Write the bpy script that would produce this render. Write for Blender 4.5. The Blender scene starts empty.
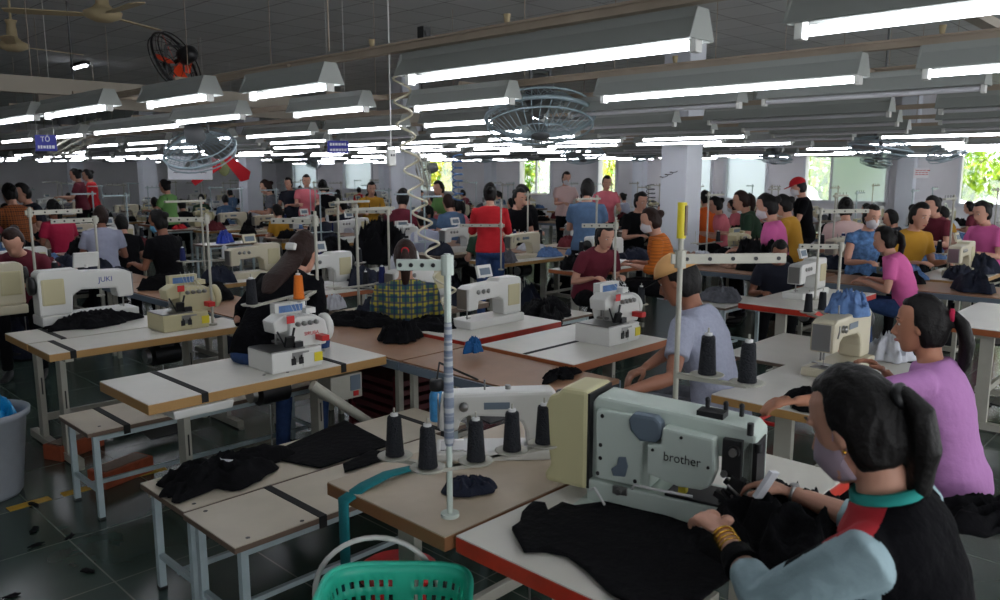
import bpy, bmesh, math, random
from math import sin, cos, pi, radians as R
from mathutils import Vector, Matrix, noise, Euler
rnd = random.Random(7)
S = bpy.context.scene
col = S.collection
# ------------------------------------------------------------------ camera
F = 790.0; CH = 1.85; PITCH = math.atan(128 / F); AA = math.atan(770 / (F / cos(PITCH)))
cam_d = bpy.data.cameras.new('camera'); cam = bpy.data.objects.new('camera', cam_d); col.objects.link(cam)
cam_d.sensor_width = 36; cam_d.lens = F * 36 / 1000; cam_d.clip_start = .05; cam_d.clip_end = 200
cam.location = (0, 0, CH); cam.rotation_euler = (pi / 2 - PITCH, 0, AA - pi / 2)
cam_d.dof.use_dof = True; cam_d.dof.focus_distance = 4.6; cam_d.dof.aperture_fstop = 4.5
S.camera = cam
# ------------------------------------------------------------------ world, sun, exposure
w = bpy.data.worlds.new('sky'); S.world = w; w.use_nodes = True
bg = w.node_tree.nodes['Background']; bg.inputs[0].default_value = (.95, .97, 1.0, 1); bg.inputs[1].default_value = 3.2
sun_d = bpy.data.lights.new('sun', 'SUN'); sun = bpy.data.objects.new('sun', sun_d); col.objects.link(sun)
sun_d.energy = 9; sun_d.angle = R(1); sun_d.color = (1, .95, .8); sun.rotation_euler = Euler((R(28), R(-22), 0))
S.view_settings.view_transform = 'Standard'; S.view_settings.look = 'None'; S.view_settings.gamma = 1
S.view_settings.use_curve_mapping = False; S.view_settings.exposure = 0.15
TUBE = 17.0

def W(x, y, z):            # point of the place seen at x, y of the photograph at height z
    dx = (x - 500) / F; dy = (300 - y) / F
    fw = cos(PITCH) + dy * sin(PITCH); up = -sin(PITCH) + dy * cos(PITCH)
    t = (z - CH) / up; f = fw * t; r = dx * t
    return Vector((f * cos(AA) + r * sin(AA), f * sin(AA) - r * cos(AA), z))
def PD(x, y, d):
    xr = (x - 500) / F * d; v = (300 - y) / F * d
    f = d * cos(PITCH) + v * sin(PITCH); u = -d * sin(PITCH) + v * cos(PITCH)
    return Vector((f * cos(AA) + xr * sin(AA), f * sin(AA) - xr * cos(AA), CH + u))
def proj(p):
    X, Y, u = p[0], p[1], p[2] - CH
    f = X * cos(AA) + Y * sin(AA); r = X * sin(AA) - Y * cos(AA)
    d = f * cos(PITCH) - u * sin(PITCH); v = f * sin(PITCH) + u * cos(PITCH)
    if d < .05: return (9999, 9999, d)
    return (500 + F * r / d, 300 - F * v / d, d)
def inframe(p, m=60):
    a = proj(p); return a[2] > .2 and -m < a[0] < 1000 + m and -m < a[1] < 600 + m

# ------------------------------------------------------------------ materials
MT = {}
def lin(c):
    return tuple(((v / 255) / 12.92 if v / 255 <= .04045 else ((v / 255 + .055) / 1.055) ** 2.4) for v in c)
def mat(name, rgb, rough=.6, metal=0, var=.0, scale=20, bump=0, bscale=None, emit=0, spec=.5, trans=0, alpha=1):
    if name in MT: return MT[name]
    m = bpy.data.materials.new(name); MT[name] = m; m.use_nodes = True
    n = m.node_tree; b = n.nodes['Principled BSDF']; c = lin(rgb)
    b.inputs['Base Color'].default_value = (*c, 1); b.inputs['Roughness'].default_value = rough
    b.inputs['Metallic'].default_value = metal; b.inputs['Specular IOR Level'].default_value = spec
    if emit:
        b.inputs['Emission Color'].default_value = (*c, 1); b.inputs['Emission Strength'].default_value = emit
    if trans: b.inputs['Transmission Weight'].default_value = trans
    if alpha < 1: b.inputs['Alpha'].default_value = alpha
    if var or bump:
        tc = n.nodes.new('ShaderNodeTexCoord'); nz = n.nodes.new('ShaderNodeTexNoise')
        nz.inputs['Scale'].default_value = scale; nz.inputs['Detail'].default_value = 4
        n.links.new(tc.outputs['Object'], nz.inputs['Vector'])
        if var:
            r = n.nodes.new('ShaderNodeValToRGB'); r.color_ramp.elements[0].position = .3; r.color_ramp.elements[1].position = .7
            r.color_ramp.elements[0].color = (*[v * (1 - var) for v in c], 1); r.color_ramp.elements[1].color = (*[min(1, v * (1 + var * .6)) for v in c], 1)
            n.links.new(nz.outputs['Fac'], r.inputs['Fac']); n.links.new(r.outputs['Color'], b.inputs['Base Color'])
        if bump:
            nb = n.nodes.new('ShaderNodeTexNoise'); nb.inputs['Scale'].default_value = bscale or scale; nb.inputs['Detail'].default_value = 3
            n.links.new(tc.outputs['Object'], nb.inputs['Vector'])
            bp = n.nodes.new('ShaderNodeBump'); bp.inputs['Strength'].default_value = bump; bp.inputs['Distance'].default_value = .02
            n.links.new(nb.outputs['Fac'], bp.inputs['Height']); n.links.new(bp.outputs['Normal'], b.inputs['Normal'])
    return m
def N(m, kind): return m.node_tree.nodes.new('ShaderNode' + kind)
def floor_mat():
    m = mat('green floor tile', (52, 68, 62), .22); n = m.node_tree; b = n.nodes['Principled BSDF']
    tc = N(m, 'TexCoord'); br = N(m, 'TexBrick'); br.offset = 0; br.inputs['Scale'].default_value = 1
    br.inputs['Brick Width'].default_value = .6; br.inputs['Row Height'].default_value = .6; br.inputs['Mortar Size'].default_value = .004
    br.inputs['Color1'].default_value = (*lin((66, 84, 76)), 1); br.inputs['Color2'].default_value = (*lin((58, 76, 69)), 1); br.inputs['Mortar'].default_value = (*lin((120, 128, 118)), 1)
    nz = N(m, 'TexNoise'); nz.inputs['Scale'].default_value = 3; nz.inputs['Detail'].default_value = 6
    mx = N(m, 'MixRGB'); mx.blend_type = 'MULTIPLY'; mx.inputs[0].default_value = .5
    n.links.new(tc.outputs['Object'], br.inputs['Vector']); n.links.new(tc.outputs['Object'], nz.inputs['Vector'])
    n.links.new(br.outputs['Color'], mx.inputs[1]); n.links.new(nz.outputs['Fac'], mx.inputs[2]); n.links.new(mx.outputs[0], b.inputs['Base Color'])
    return m
def ceil_mat():
    m = mat('ceiling tile', (125, 128, 128), .9); n = m.node_tree; b = n.nodes['Principled BSDF']
    tc = N(m, 'TexCoord'); br = N(m, 'TexBrick'); br.offset = 0; br.inputs['Scale'].default_value = 1
    br.inputs['Brick Width'].default_value = .6; br.inputs['Row Height'].default_value = .6; br.inputs['Mortar Size'].default_value = .006
    br.inputs['Color1'].default_value = (*lin((196, 199, 199)), 1); br.inputs['Color2'].default_value = (*lin((184, 187, 187)), 1); br.inputs['Mortar'].default_value = (*lin((92, 92, 92)), 1)
    n.links.new(tc.outputs['Object'], br.inputs['Vector']); n.links.new(br.outputs['Color'], b.inputs['Base Color'])
    return m
def plaid_mat(name, base, c1, c2, sc, stripes_only=False):
    m = mat(name, base, .9); n = m.node_tree; b = n.nodes['Principled BSDF']; tc = N(m, 'TexCoord')
    prev = None
    for i, (ax, c) in enumerate([('X', c1), ('Z', c1), ('X', c2), ('Z', c2)]):
        if stripes_only and ax == 'X': continue
        wv = N(m, 'TexWave'); wv.bands_direction = ax; wv.inputs['Scale'].default_value = sc * (1 if i < 2 else 2.1); wv.inputs['Distortion'].default_value = .4
        wv.inputs['Phase Offset'].default_value = i * 1.7
        n.links.new(tc.outputs['Object'], wv.inputs['Vector'])
        rp = N(m, 'ValToRGB'); rp.color_ramp.elements[0].position = .62; rp.color_ramp.elements[1].position = .8
        n.links.new(wv.outputs['Fac'], rp.inputs['Fac'])
        mul = N(m, 'Math'); mul.operation = 'MULTIPLY'; mul.inputs[1].default_value = .75; n.links.new(rp.outputs['Color'], mul.inputs[0])
        mx = N(m, 'MixRGB'); n.links.new(mul.outputs[0], mx.inputs[0]); mx.inputs[2].default_value = (*lin(c), 1)
        if prev is None: mx.inputs[1].default_value = (*lin(base), 1)
        else: n.links.new(prev.outputs[0], mx.inputs[1])
        prev = mx
    n.links.new(prev.outputs[0], b.inputs['Base Color'])
    return m
def wood(name, c, c2):
    m = mat(name, c, .55); n = m.node_tree; b = n.nodes['Principled BSDF']; tc = N(m, 'TexCoord'); wv = N(m, 'TexWave')
    wv.bands_direction = 'Z'; wv.inputs['Scale'].default_value = 60; wv.inputs['Distortion'].default_value = 3; wv.inputs['Detail'].default_value = 3
    mx = N(m, 'MixRGB'); mx.inputs[1].default_value = (*lin(c), 1); mx.inputs[2].default_value = (*lin(c2), 1)
    n.links.new(tc.outputs['Object'], wv.inputs['Vector']); n.links.new(wv.outputs['Fac'], mx.inputs[0]); n.links.new(mx.outputs[0], b.inputs['Base Color'])
    return m
M_floor = floor_mat(); M_ceil = ceil_mat()
M_wall = mat('painted wall', (224, 222, 226), .85, var=.06, scale=1.5)
M_col = mat('column paint', (216, 220, 228), .8, var=.05, scale=2)
M_lam = mat('white laminate', (212, 209, 200), .32, var=.05, scale=6)
M_lam2 = mat('worn beige laminate', (184, 168, 146), .45, var=.12, scale=5)
M_brown = mat('brown laminate strip', (150, 112, 84), .45, var=.10, scale=8)
M_bench = mat('cream bench laminate', (196, 186, 168), .38, var=.08, scale=6)
M_wood = wood('plywood edge', (176, 138, 84), (150, 112, 62)); M_wood2 = wood('orange wood edge', (164, 92, 50), (140, 76, 38)); M_wood3 = wood('dull brown edge', (134, 92, 58), (112, 74, 44))
M_ed3 = wood('grey brown edge', (112, 92, 78), (94, 78, 66)); M_rededge = mat('red edge tape', (178, 44, 26), .4, var=.25, scale=14)
M_leg = mat('cream leg paint', (170, 168, 156), .5, .1, var=.08, scale=9); M_legw = mat('pale blue leg paint', (168, 184, 188), .45, .1, var=.12, scale=12)
M_steel = mat('brushed steel', (150, 150, 148), .3, .9); M_dsteel = mat('dark steel', (48, 48, 50), .4, .7); M_black = mat('black plastic', (22, 22, 24), .45)
M_cream = mat('cream machine enamel', (196, 188, 164), .35); M_white = mat('white machine enamel', (208, 208, 204), .32)
M_beige = mat('beige machine enamel', (186, 178, 142), .38); M_cage = mat('pale steel cage', (150, 168, 176), .4, .2); M_fmot = mat('fan motor grey', (92, 94, 96), .5, .3); M_green = mat('grey green machine enamel', (192, 204, 196), .35)
M_gblue = mat('grey blue cover', (98, 112, 126), .4); M_olive = mat('olive beige housing', (196, 190, 148), .42)
M_strap = mat('black strap', (14, 14, 15), .8); M_cone = mat('black thread', (26, 28, 34), .95, bump=.6, bscale=160)
M_coneN = mat('navy thread', (24, 32, 84), .95); M_coneO = mat('orange thread', (214, 110, 28), .9, bump=.5, bscale=160); M_coneW = mat('white thread', (206, 206, 206), .9)
M_cblk = mat('black cloth', (15, 15, 18), .95, spec=.15, bump=.5, bscale=30); M_cnavy = mat('navy cloth', (22, 28, 46), .95, bump=.5, bscale=25)
M_cgrey = mat('grey cloth', (98, 100, 108), .95, var=.3, bump=.5, bscale=25); M_cblue = mat('light blue denim', (92, 124, 172), .9, var=.25, scale=30, bump=.4)
M_cwhite = mat('white cloth', (186, 188, 196), .9, var=.15, scale=20, bump=.4); M_cred = mat('dark red cloth', (92, 26, 34), .95, bump=.4)
M_cgreen = mat('lime cloth', (120, 190, 60), .9, bump=.4); M_blue = mat('bright blue plastic', (28, 60, 170), .4); M_ctan = mat('tan cloth', (150, 116, 100), .9, bump=.4)
M_refl = mat('reflector enamel', (148, 152, 148), .5); M_rail = mat('dusty rail', (160, 146, 130), .8, var=.15, scale=6)
M_tube = mat('lit tube', (244, 246, 255), .3, emit=TUBE); M_off = mat('unlit tube', (200, 200, 205), .3)
M_tag = mat('white tag', (222, 224, 230), .6); M_yel = mat('yellow sticker', (214, 196, 40), .5); M_red = mat('red plastic', (190, 30, 30), .45)
M_teal = mat('teal plastic', (56, 206, 176), .38, spec=.6); M_tealcloth = mat('teal cloth', (16, 110, 116), .9, bump=.4)
M_bin = mat('grey plastic bin', (150, 156, 164), .45, var=.05); M_bluebag = mat('blue plastic bag', (20, 130, 190), .25, bump=.8, bscale=18)
M_trunk = mat('pvc trunking', (150, 142, 130), .7); M_cfan = mat('cream fan paint', (168, 152, 118), .6)
M_skin = mat('warm skin', (172, 118, 92), .55); M_skin2 = mat('light skin', (196, 146, 124), .55); M_skin3 = mat('brown skin', (140, 92, 70), .55)
M_hair = mat('black hair', (13, 10, 10), .55, bump=.25, bscale=60, spec=.25); M_hairb = mat('brown hair', (38, 20, 15), .55, bump=.25, bscale=60, spec=.25)
M_eye = mat('eye white', (210, 206, 200), .3); M_iris = mat('iris', (24, 14, 10), .2); M_lip = mat('lip', (158, 72, 72), .5)
M_gold = mat('gold', (212, 160, 60), .25, 1); M_maskw = mat('white mask', (204, 200, 204), .8); M_maskb = mat('blue mask', (96, 160, 196), .8)
M_glass = mat('window glass', (230, 240, 240), .05, trans=1, alpha=.25)
M_frost = mat('frosted pane', (214, 226, 232), .5, trans=.6); M_frame = mat('white window frame', (214, 216, 222), .5)
M_sbl = mat('blue lettering', (40, 60, 140), .5); M_leaf = mat('sunlit leaves', (170, 205, 60), .7, var=.4, scale=3); M_leafd = mat('deep green leaves', (84, 140, 50), .7, var=.4, scale=3); M_leafy = mat('yellow green leaves', (222, 226, 70), .7, var=.3, scale=3)
for _m in (M_leaf, M_leafd, M_leafy): _m.node_tree.nodes['Principled BSDF'].inputs['Transmission Weight'].default_value = .0
M_bark = mat('bark', (92, 76, 58), .9, var=.3, scale=12, bump=.5)
M_flyel = mat('yellow floor tape', (176, 138, 30), .6, var=.25, scale=18)

# ------------------------------------------------------------------ mesh builder
class MB:
    def __init__(s): s.v = []; s.f = []; s.m = []; s.s = []
    def add(s, vs, fs, mi=0, sm=False, T=None):
        o = len(s.v)
        s.v += [(T @ Vector(p)) if T is not None else Vector(p) for p in vs]
        s.f += [tuple(i + o for i in f) for f in fs]; s.m += [mi] * len(fs); s.s += [sm] * len(fs); return s
    def box(s, c, d, mi=0, T=None, rz=0, taper=1, rx=0, ry=0):
        x, y, z = d[0] / 2, d[1] / 2, d[2] / 2; t = taper
        vs = [(-x, -y, -z), (x, -y, -z), (x, y, -z), (-x, y, -z), (-x * t, -y * t, z), (x * t, -y * t, z), (x * t, y * t, z), (-x * t, y * t, z)]
        L = Matrix.Translation(c) @ Euler((rx, ry, rz)).to_matrix().to_4x4()
        if T is not None: L = T @ L
        return s.add(vs, [(3, 2, 1, 0), (4, 5, 6, 7), (0, 1, 5, 4), (1, 2, 6, 5), (2, 3, 7, 6), (3, 0, 4, 7)], mi, False, L)
    def tube(s, pts, rad, n=10, mi=0, sm=True, T=None, flat=1, cap=True):
        pts = [Vector(p) for p in pts]; k = len(pts)
        if not hasattr(rad, '__len__'): rad = [rad] * k
        vs = []; up = None
        for i in range(k):
            t = (pts[min(i + 1, k - 1)] - pts[max(i - 1, 0)])
            if t.length < 1e-9: t = Vector((0, 0, 1))
            t.normalize()
            if up is None: up = Vector((0, 0, 1)) if abs(t.z) < .9 else Vector((0, 1, 0))
            a = t.cross(up)
            if a.length < 1e-4: a = t.cross(Vector((1, 0, 0)))
            a.normalize(); b = a.cross(t).normalized(); up = b
            for j in range(n):
                q = 2 * pi * j / n; vs.append(pts[i] + a * (cos(q) * rad[i]) + b * (sin(q) * rad[i] * flat))
        fs = [(i * n + j, i * n + (j + 1) % n, (i + 1) * n + (j + 1) % n, (i + 1) * n + j) for i in range(k - 1) for j in range(n)]
        s.add(vs, fs, mi, sm, T)
        if cap: s.add(vs[:n], [tuple(range(n))], mi, False, T); s.add(vs[-n:], [tuple(reversed(range(n)))], mi, False, T)
        return s
    def cyl(s, a, b, r, r2=None, n=14, mi=0, T=None): return s.tube([a, b], [r, r if r2 is None else r2], n, mi, True, T)
    def lathe(s, prof, c=(0, 0, 0), n=18, mi=0, T=None, rot=None):
        L = Matrix.Translation(c)
        if rot is not None: L = L @ rot
        if T is not None: L = T @ L
        vs = [(r * cos(2 * pi * j / n), r * sin(2 * pi * j / n), z) for r, z in prof for j in range(n)]
        fs = [(i * n + j, i * n + (j + 1) % n, (i + 1) * n + (j + 1) % n, (i + 1) * n + j) for i in range(len(prof) - 1) for j in range(n)]
        return s.add(vs, fs, mi, True, L)
    def ball(s, c, r, n=14, k=9, mi=0, T=None):
        if not hasattr(r, '__len__'): r = (r, r, r)
        vs = [(c[0] + r[0] * sin(pi * i / k) * cos(2 * pi * j / n), c[1] + r[1] * sin(pi * i / k) * sin(2 * pi * j / n), c[2] + r[2] * cos(pi * i / k)) for i in range(1, k) for j in range(n)]
        vs += [(c[0], c[1], c[2] + r[2]), (c[0], c[1], c[2] - r[2])]; a = len(vs) - 2; b = a + 1
        fs = [(i * n + j, (i + 1) * n + j, (i + 1) * n + (j + 1) % n, i * n + (j + 1) % n) for i in range(k - 2) for j in range(n)]
        fs += [(a, j, (j + 1) % n) for j in range(n)] + [(b, (k - 2) * n + (j + 1) % n, (k - 2) * n + j) for j in range(n)]
        return s.add(vs, fs, mi, True, T)
    def prism(s, pts, t0, t1, axis='y', mi=0, T=None):
        n = len(pts)
        def q(p, t): return {'y': (p[0], t, p[1]), 'x': (t, p[0], p[1]), 'z': (p[0], p[1], t)}[axis]
        vs = [q(p, t0) for p in pts] + [q(p, t1) for p in pts]
        fs = [tuple(range(n)), tuple(reversed(range(n, 2 * n)))] + [(i, i + n, (i + 1) % n + n, (i + 1) % n) for i in range(n)]
        return s.add(vs, fs, mi, False, T)
    def loft(s, rings, n=20, mi=0, T=None):
        # ring: (center, right, forward, a, b)
        vs = []
        for c, rt, fw, a, b in rings:
            c = Vector(c)
            for j in range(n):
                q = 2 * pi * j / n; vs.append(c + rt * (cos(q) * a) + fw * (sin(q) * b))
        k = len(rings)
        fs = [(i * n + j, i * n + (j + 1) % n, (i + 1) * n + (j + 1) % n, (i + 1) * n + j) for i in range(k - 1) for j in range(n)]
        fs += [tuple(reversed(range(n))), tuple(range((k - 1) * n, k * n))]
        return s.add(vs, fs, mi, True, T)
    def mesh(s, name, mats, bevel=0, seg=2):
        me = bpy.data.meshes.new(name); me.from_pydata([tuple(v) for v in s.v], [], s.f)
        for m in mats: me.materials.append(m)
        me.polygons.foreach_set('material_index', s.m); me.polygons.foreach_set('use_smooth', s.s)
        bm = bmesh.new(); bm.from_mesh(me)
        bmesh.ops.recalc_face_normals(bm, faces=bm.faces)
        if bevel:
            ed = [e for e in bm.edges if len(e.link_faces) == 2 and e.calc_face_angle(0) > .6]
            bmesh.ops.bevel(bm, geom=ed, offset=bevel, segments=seg, affect='EDGES', clamp_overlap=True, profile=.6)
        bm.to_mesh(me); bm.free(); me.update(); return me
    def build(s, name, mats, parent=None, bevel=0, loc=None):
        if not isinstance(mats, (list, tuple)): mats = [mats]
        o = bpy.data.objects.new(name, s.mesh(name, mats, bevel)); col.objects.link(o)
        if parent is not None: o.parent = parent
        if loc is not None: o.location = loc
        return o
def remeshed(mb, name, mats, vox, smooth=4, fn=None, parent=None):
    if not isinstance(mats, (list, tuple)): mats = [mats]
    me = mb.mesh('tmp', mats); o = bpy.data.objects.new('tmp', me); col.objects.link(o)
    md = o.modifiers.new('r', 'REMESH'); md.mode = 'VOXEL'; md.voxel_size = vox
    if smooth: sm = o.modifiers.new('s', 'SMOOTH'); sm.factor = .5; sm.iterations = smooth
    dg = bpy.context.evaluated_depsgraph_get(); dg.update()
    r = bpy.data.meshes.new_from_object(o.evaluated_get(dg)); r.name = name
    bpy.data.objects.remove(o); bpy.data.meshes.remove(me)
    if fn:
        for v in r.vertices: v.co = fn(v.co)
    r.polygons.foreach_set('use_smooth', [True] * len(r.polygons)); r.update()
    if not r.materials:
        for m in mats: r.materials.append(m)
    ob = bpy.data.objects.new(name, r); col.objects.link(ob)
    if parent is not None: ob.parent = parent
    return ob
def tag(o, label, cat, group=None, kind=None):
    if label: o['label'] = label
    o['category'] = cat
    if group: o['group'] = group
    if kind: o['kind'] = kind
    return o
def struct(o, kind='structure'): o['kind'] = kind; return o
def empty(name, loc=(0, 0, 0), rz=0):
    o = bpy.data.objects.new(name, None); col.objects.link(o); o.location = loc; o.rotation_euler = (0, 0, rz); o.empty_display_size = .1; return o
KIDS = {}
def copy_tree(o, loc=None, rz=None, sc=None):
    def rec(a, par):
        c = a.copy(); col.objects.link(c)
        if par is not None: c.parent = par
        for ch in a.children: rec(ch, c)
        return c
    c = rec(o, None)
    if loc is not None: c.location = loc
    if rz is not None: c.rotation_euler = (0, 0, rz)
    if sc is not None: c.scale = (sc, sc, sc) if not hasattr(sc, '__len__') else sc
    return c
def drop_tree(o):
    for ch in list(o.children): drop_tree(ch)
    bpy.data.objects.remove(o)
def text(body, size, M4, material, parent, name='lettering', ext=.0006):
    cu = bpy.data.curves.new(name, 'FONT'); cu.body = body; cu.size = size; cu.extrude = ext; cu.align_x = 'CENTER'; cu.align_y = 'CENTER'
    cu.materials.append(material); c = bpy.data.objects.new('tmp', cu); col.objects.link(c)
    dg = bpy.context.evaluated_depsgraph_get(); dg.update(); me = bpy.data.meshes.new_from_object(c.evaluated_get(dg)); bpy.data.objects.remove(c); me.name = name
    if not me.materials: me.materials.append(material)
    o = bpy.data.objects.new(name, me); col.objects.link(o); o.parent = parent; o.matrix_local = M4; return o
# facing -Y (readable from the -Y side) and other orientations of writing
def TM(loc, rz=0, rx=pi / 2): return Matrix.Translation(loc) @ Euler((rx, 0, rz)).to_matrix().to_4x4()

ORD = ['first', 'second', 'third', 'fourth', 'fifth', 'sixth', 'seventh', 'eighth', 'ninth', 'tenth', 'eleventh', 'twelfth', 'thirteenth', 'fourteenth', 'fifteenth', 'sixteenth', 'seventeenth', 'eighteenth', 'nineteenth', 'twentieth']
TENS = {2: 'twenty', 3: 'thirty', 4: 'forty', 5: 'fifty', 6: 'sixty', 7: 'seventy', 8: 'eighty', 9: 'ninety'}
TEN_TH = {3: 'thirtieth', 4: 'fortieth', 5: 'fiftieth', 6: 'sixtieth', 7: 'seventieth', 8: 'eightieth', 9: 'ninetieth'}
def ordinal(i):
    if i < 20: return ORD[i]
    n = i + 1; t, u = divmod(n, 10)
    if n > 99: return 'next after the ' + ordinal(i - 100)
    return TEN_TH[t] if u == 0 else TENS[t] + '-' + ORD[u - 1]
AUTO = {}
def auto(o, base, cat, group):       # labelled at the end, by place from the left
    o['category'] = cat; o['group'] = group; AUTO.setdefault(group, []).append((o, base)); return o
def finish_auto():
    for g, L in AUTO.items():
        L.sort(key=lambda t: proj(t[0].matrix_world.translation if t[0].parent else t[0].location)[0])
        by = {}
        for o, b in L: by.setdefault(b, []).append(o)
        for b, os_ in by.items():
            for i, o in enumerate(os_):
                o['label'] = b if len(os_) == 1 else (b + ', ' + (('leftmost' if i == 0 else 'rightmost' if i == len(os_) - 1 else ordinal(i) + ' from the left')) + ' of ' + str_n(len(os_)))
NW = ['zero', 'one', 'two', 'three', 'four', 'five', 'six', 'seven', 'eight', 'nine', 'ten', 'eleven', 'twelve', 'thirteen', 'fourteen', 'fifteen', 'sixteen', 'seventeen', 'eighteen', 'nineteen', 'twenty']
def str_n(n): return NW[n] if n < 21 else str(n)
# ------------------------------------------------------------------ furniture prototypes (local: operator sits on the -Y side, needle at -X)
TH = .76
def table_parts(t, x0, x1, y0, y1, z=TH, top=None, edge=None, legs='T', lm=None, thick=.032, strap=(), motor=True, bar=True, leg_in=.12, holes=()):
    """x0..y1 local extents"""
    top = top or M_lam; edge = edge or M_wood; lm = lm or M_leg
    cx, cy, L, D = (x0 + x1) / 2, (y0 + y1) / 2, x1 - x0, y1 - y0
    MB().box((cx, cy, z - .002), (L - .004, D - .004, .004)).build('tabletop', top, t)
    MB().box((cx, cy, z - .004 - thick / 2), (L, D, thick)).build('edge_band', edge, t, bevel=.003)
    for s in strap:                                   # black band wrapped across the top
        MB().box((s, cy, z + .0015), (.035, D + .006, .003)).box((s, y0 - .002, z - .022), (.035, .003, .05)).box((s, y1 + .002, z - .022), (.035, .003, .05)).build('strap', M_strap, t)
    for hx, hy in holes: MB().cyl((hx, hy, z - .001), (hx, hy, z + .001), .009, n=10).build('bolt', M_dsteel, t)
    if legs == 'T':
        for sx in (x0 + leg_in, x1 - leg_in):
            b = MB().box((sx, cy, (z - .04) / 2 + .02), (.035, .085, z - .10)).box((sx, cy, z - .055), (.05, min(D * .85, .42), .035))
            b.box((sx, cy, .035), (.05, min(D, .56), .05)).cyl((sx, cy - .22, 0), (sx, cy - .22, .012), .02).cyl((sx, cy + .22, 0), (sx, cy + .22, .012), .02)
            b.box((sx, cy - .0435, z * .55), (.012, .003, .12), mi=1).build('stand_leg', [lm, M_dsteel], t, bevel=.004)
        if bar:
            MB().box((cx, cy + .10, .16), (L - .26, .03, .05)).build('crossbar', lm, t, bevel=.003)
            MB().box((cx + .05, cy - .06, .075), (.26, .2, .012), rx=.12).cyl((cx - .1, cy + .03, .07), (cx + .2, cy + .03, .07), .008).build('treadle', M_dsteel, t, bevel=.002)
        if motor:
            b = MB().cyl((cx + .05, cy + .05, z - .17), (cx + .23, cy + .05, z - .17), .075, n=18).box((cx + .14, cy + .05, z - .08), (.10, .10, .10))
            b.cyl((cx + .0, cy + .05, z - .17), (cx + .03, cy + .05, z - .17), .05, n=18, mi=1).tube([(cx + .1, cy + .0, z - .24), (cx + .1, cy, .08)], .005, 6, mi=1)
            b.build('motor', [M_dsteel, M_steel], t)
    elif legs == '4':
        for sx in (x0 + .05, x1 - .05):
            for sy in (y0 + .04, y1 - .04):
                MB().box((sx, sy, (z - .035) / 2), (.03, .03, z - .035)).box((sx, sy, .006), (.034, .034, .012), mi=1).build('leg', [lm, M_black], t)
            MB().box((sx, cy, .16), (.022, D - .1, .022)).build('end_rail', lm, t)
        MB().box((cx, cy + .0, .14), (L - .1, .022, .022)).build('long_rail', lm, t)
        MB().box((cx, y0 + .04, z - .05), (L - .12, .02, .025)).box((cx, y1 - .04, z - .05), (L - .12, .02, .025)).build('apron', lm, t)
    return t
def lockstitch(name='sewing_machine', enamel=None, lettering=True):
    """flat bed machine standing on the table, x -.26..+.26"""
    e = enamel or M_cream; t = empty(name)
    b = MB().box((0, 0, .0225), (.52, .178, .045)); b.build('bed', e, t, bevel=.012)
    MB().box((-.19, -.01, .0465), (.10, .12, .003)).box((-.13, 0, .0465), (.02, .17, .003)).build('needle_plate', M_steel, t)
    # arm: one silhouette with an arch
    pts = [(.26, .045), (.26, .27), (.235, .295), (.02, .292), (-.20, .285), (-.235, .27), (-.245, .20), (-.245, .125), (-.165, .125), (-.155, .17), (-.12, .19), (.06, .182), (.105, .16), (.125, .11), (.13, .045)]
    MB().prism(pts, -.058, .058).build('arm', e, t, bevel=.014)
    MB().box((-.249, 0, .20), (.006, .09, .13)).build('face_plate', M_steel, t, bevel=.002)
    MB().lathe([(.0, 0), (.055, .002), (.062, .012), (.062, .03), (.05, .04), (.02, .045), (.0, .045)], (.26, 0, .225), 20, rot=Euler((0, pi / 2, 0)).to_matrix().to_4x4()).build('handwheel', M_black, t)
    MB().cyl((-.205, 0, .125), (-.205, 0, .085), .006).cyl((-.205, 0, .09), (-.205, 0, .05), .002, n=8).build('needle_bar', M_steel, t)
    MB().cyl((-.19, .02, .125), (-.19, .02, .075), .005).box((-.196, -.005, .053), (.02, .035, .006)).build('presser_foot', M_steel, t)
    MB().lathe([(.0, 0), (.018, 0), (.02, .006), (.008, .01), (.018, .014), (.02, .02), (0, .022)], (-.14, -.058, .235), 12, rot=Euler((pi / 2, 0, 0)).to_matrix().to_4x4()).build('tension_dial', M_steel, t)
    MB().tube([(-.215, -.066, .20), (-.22, -.075, .24), (-.21, -.07, .26)], .004, 6).build('take_up_lever', M_steel, t)
    MB().box((.0, -.060, .235), (.11, .003, .03)).build('name_plate', M_gblue, t)
    MB().cyl((-.05, .0, .29), (-.05, 0, .335), .004, n=6).cyl((.05, 0, .29), (.05, 0, .31), .012, n=8).build('thread_post', M_steel, t)
    return t
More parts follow.
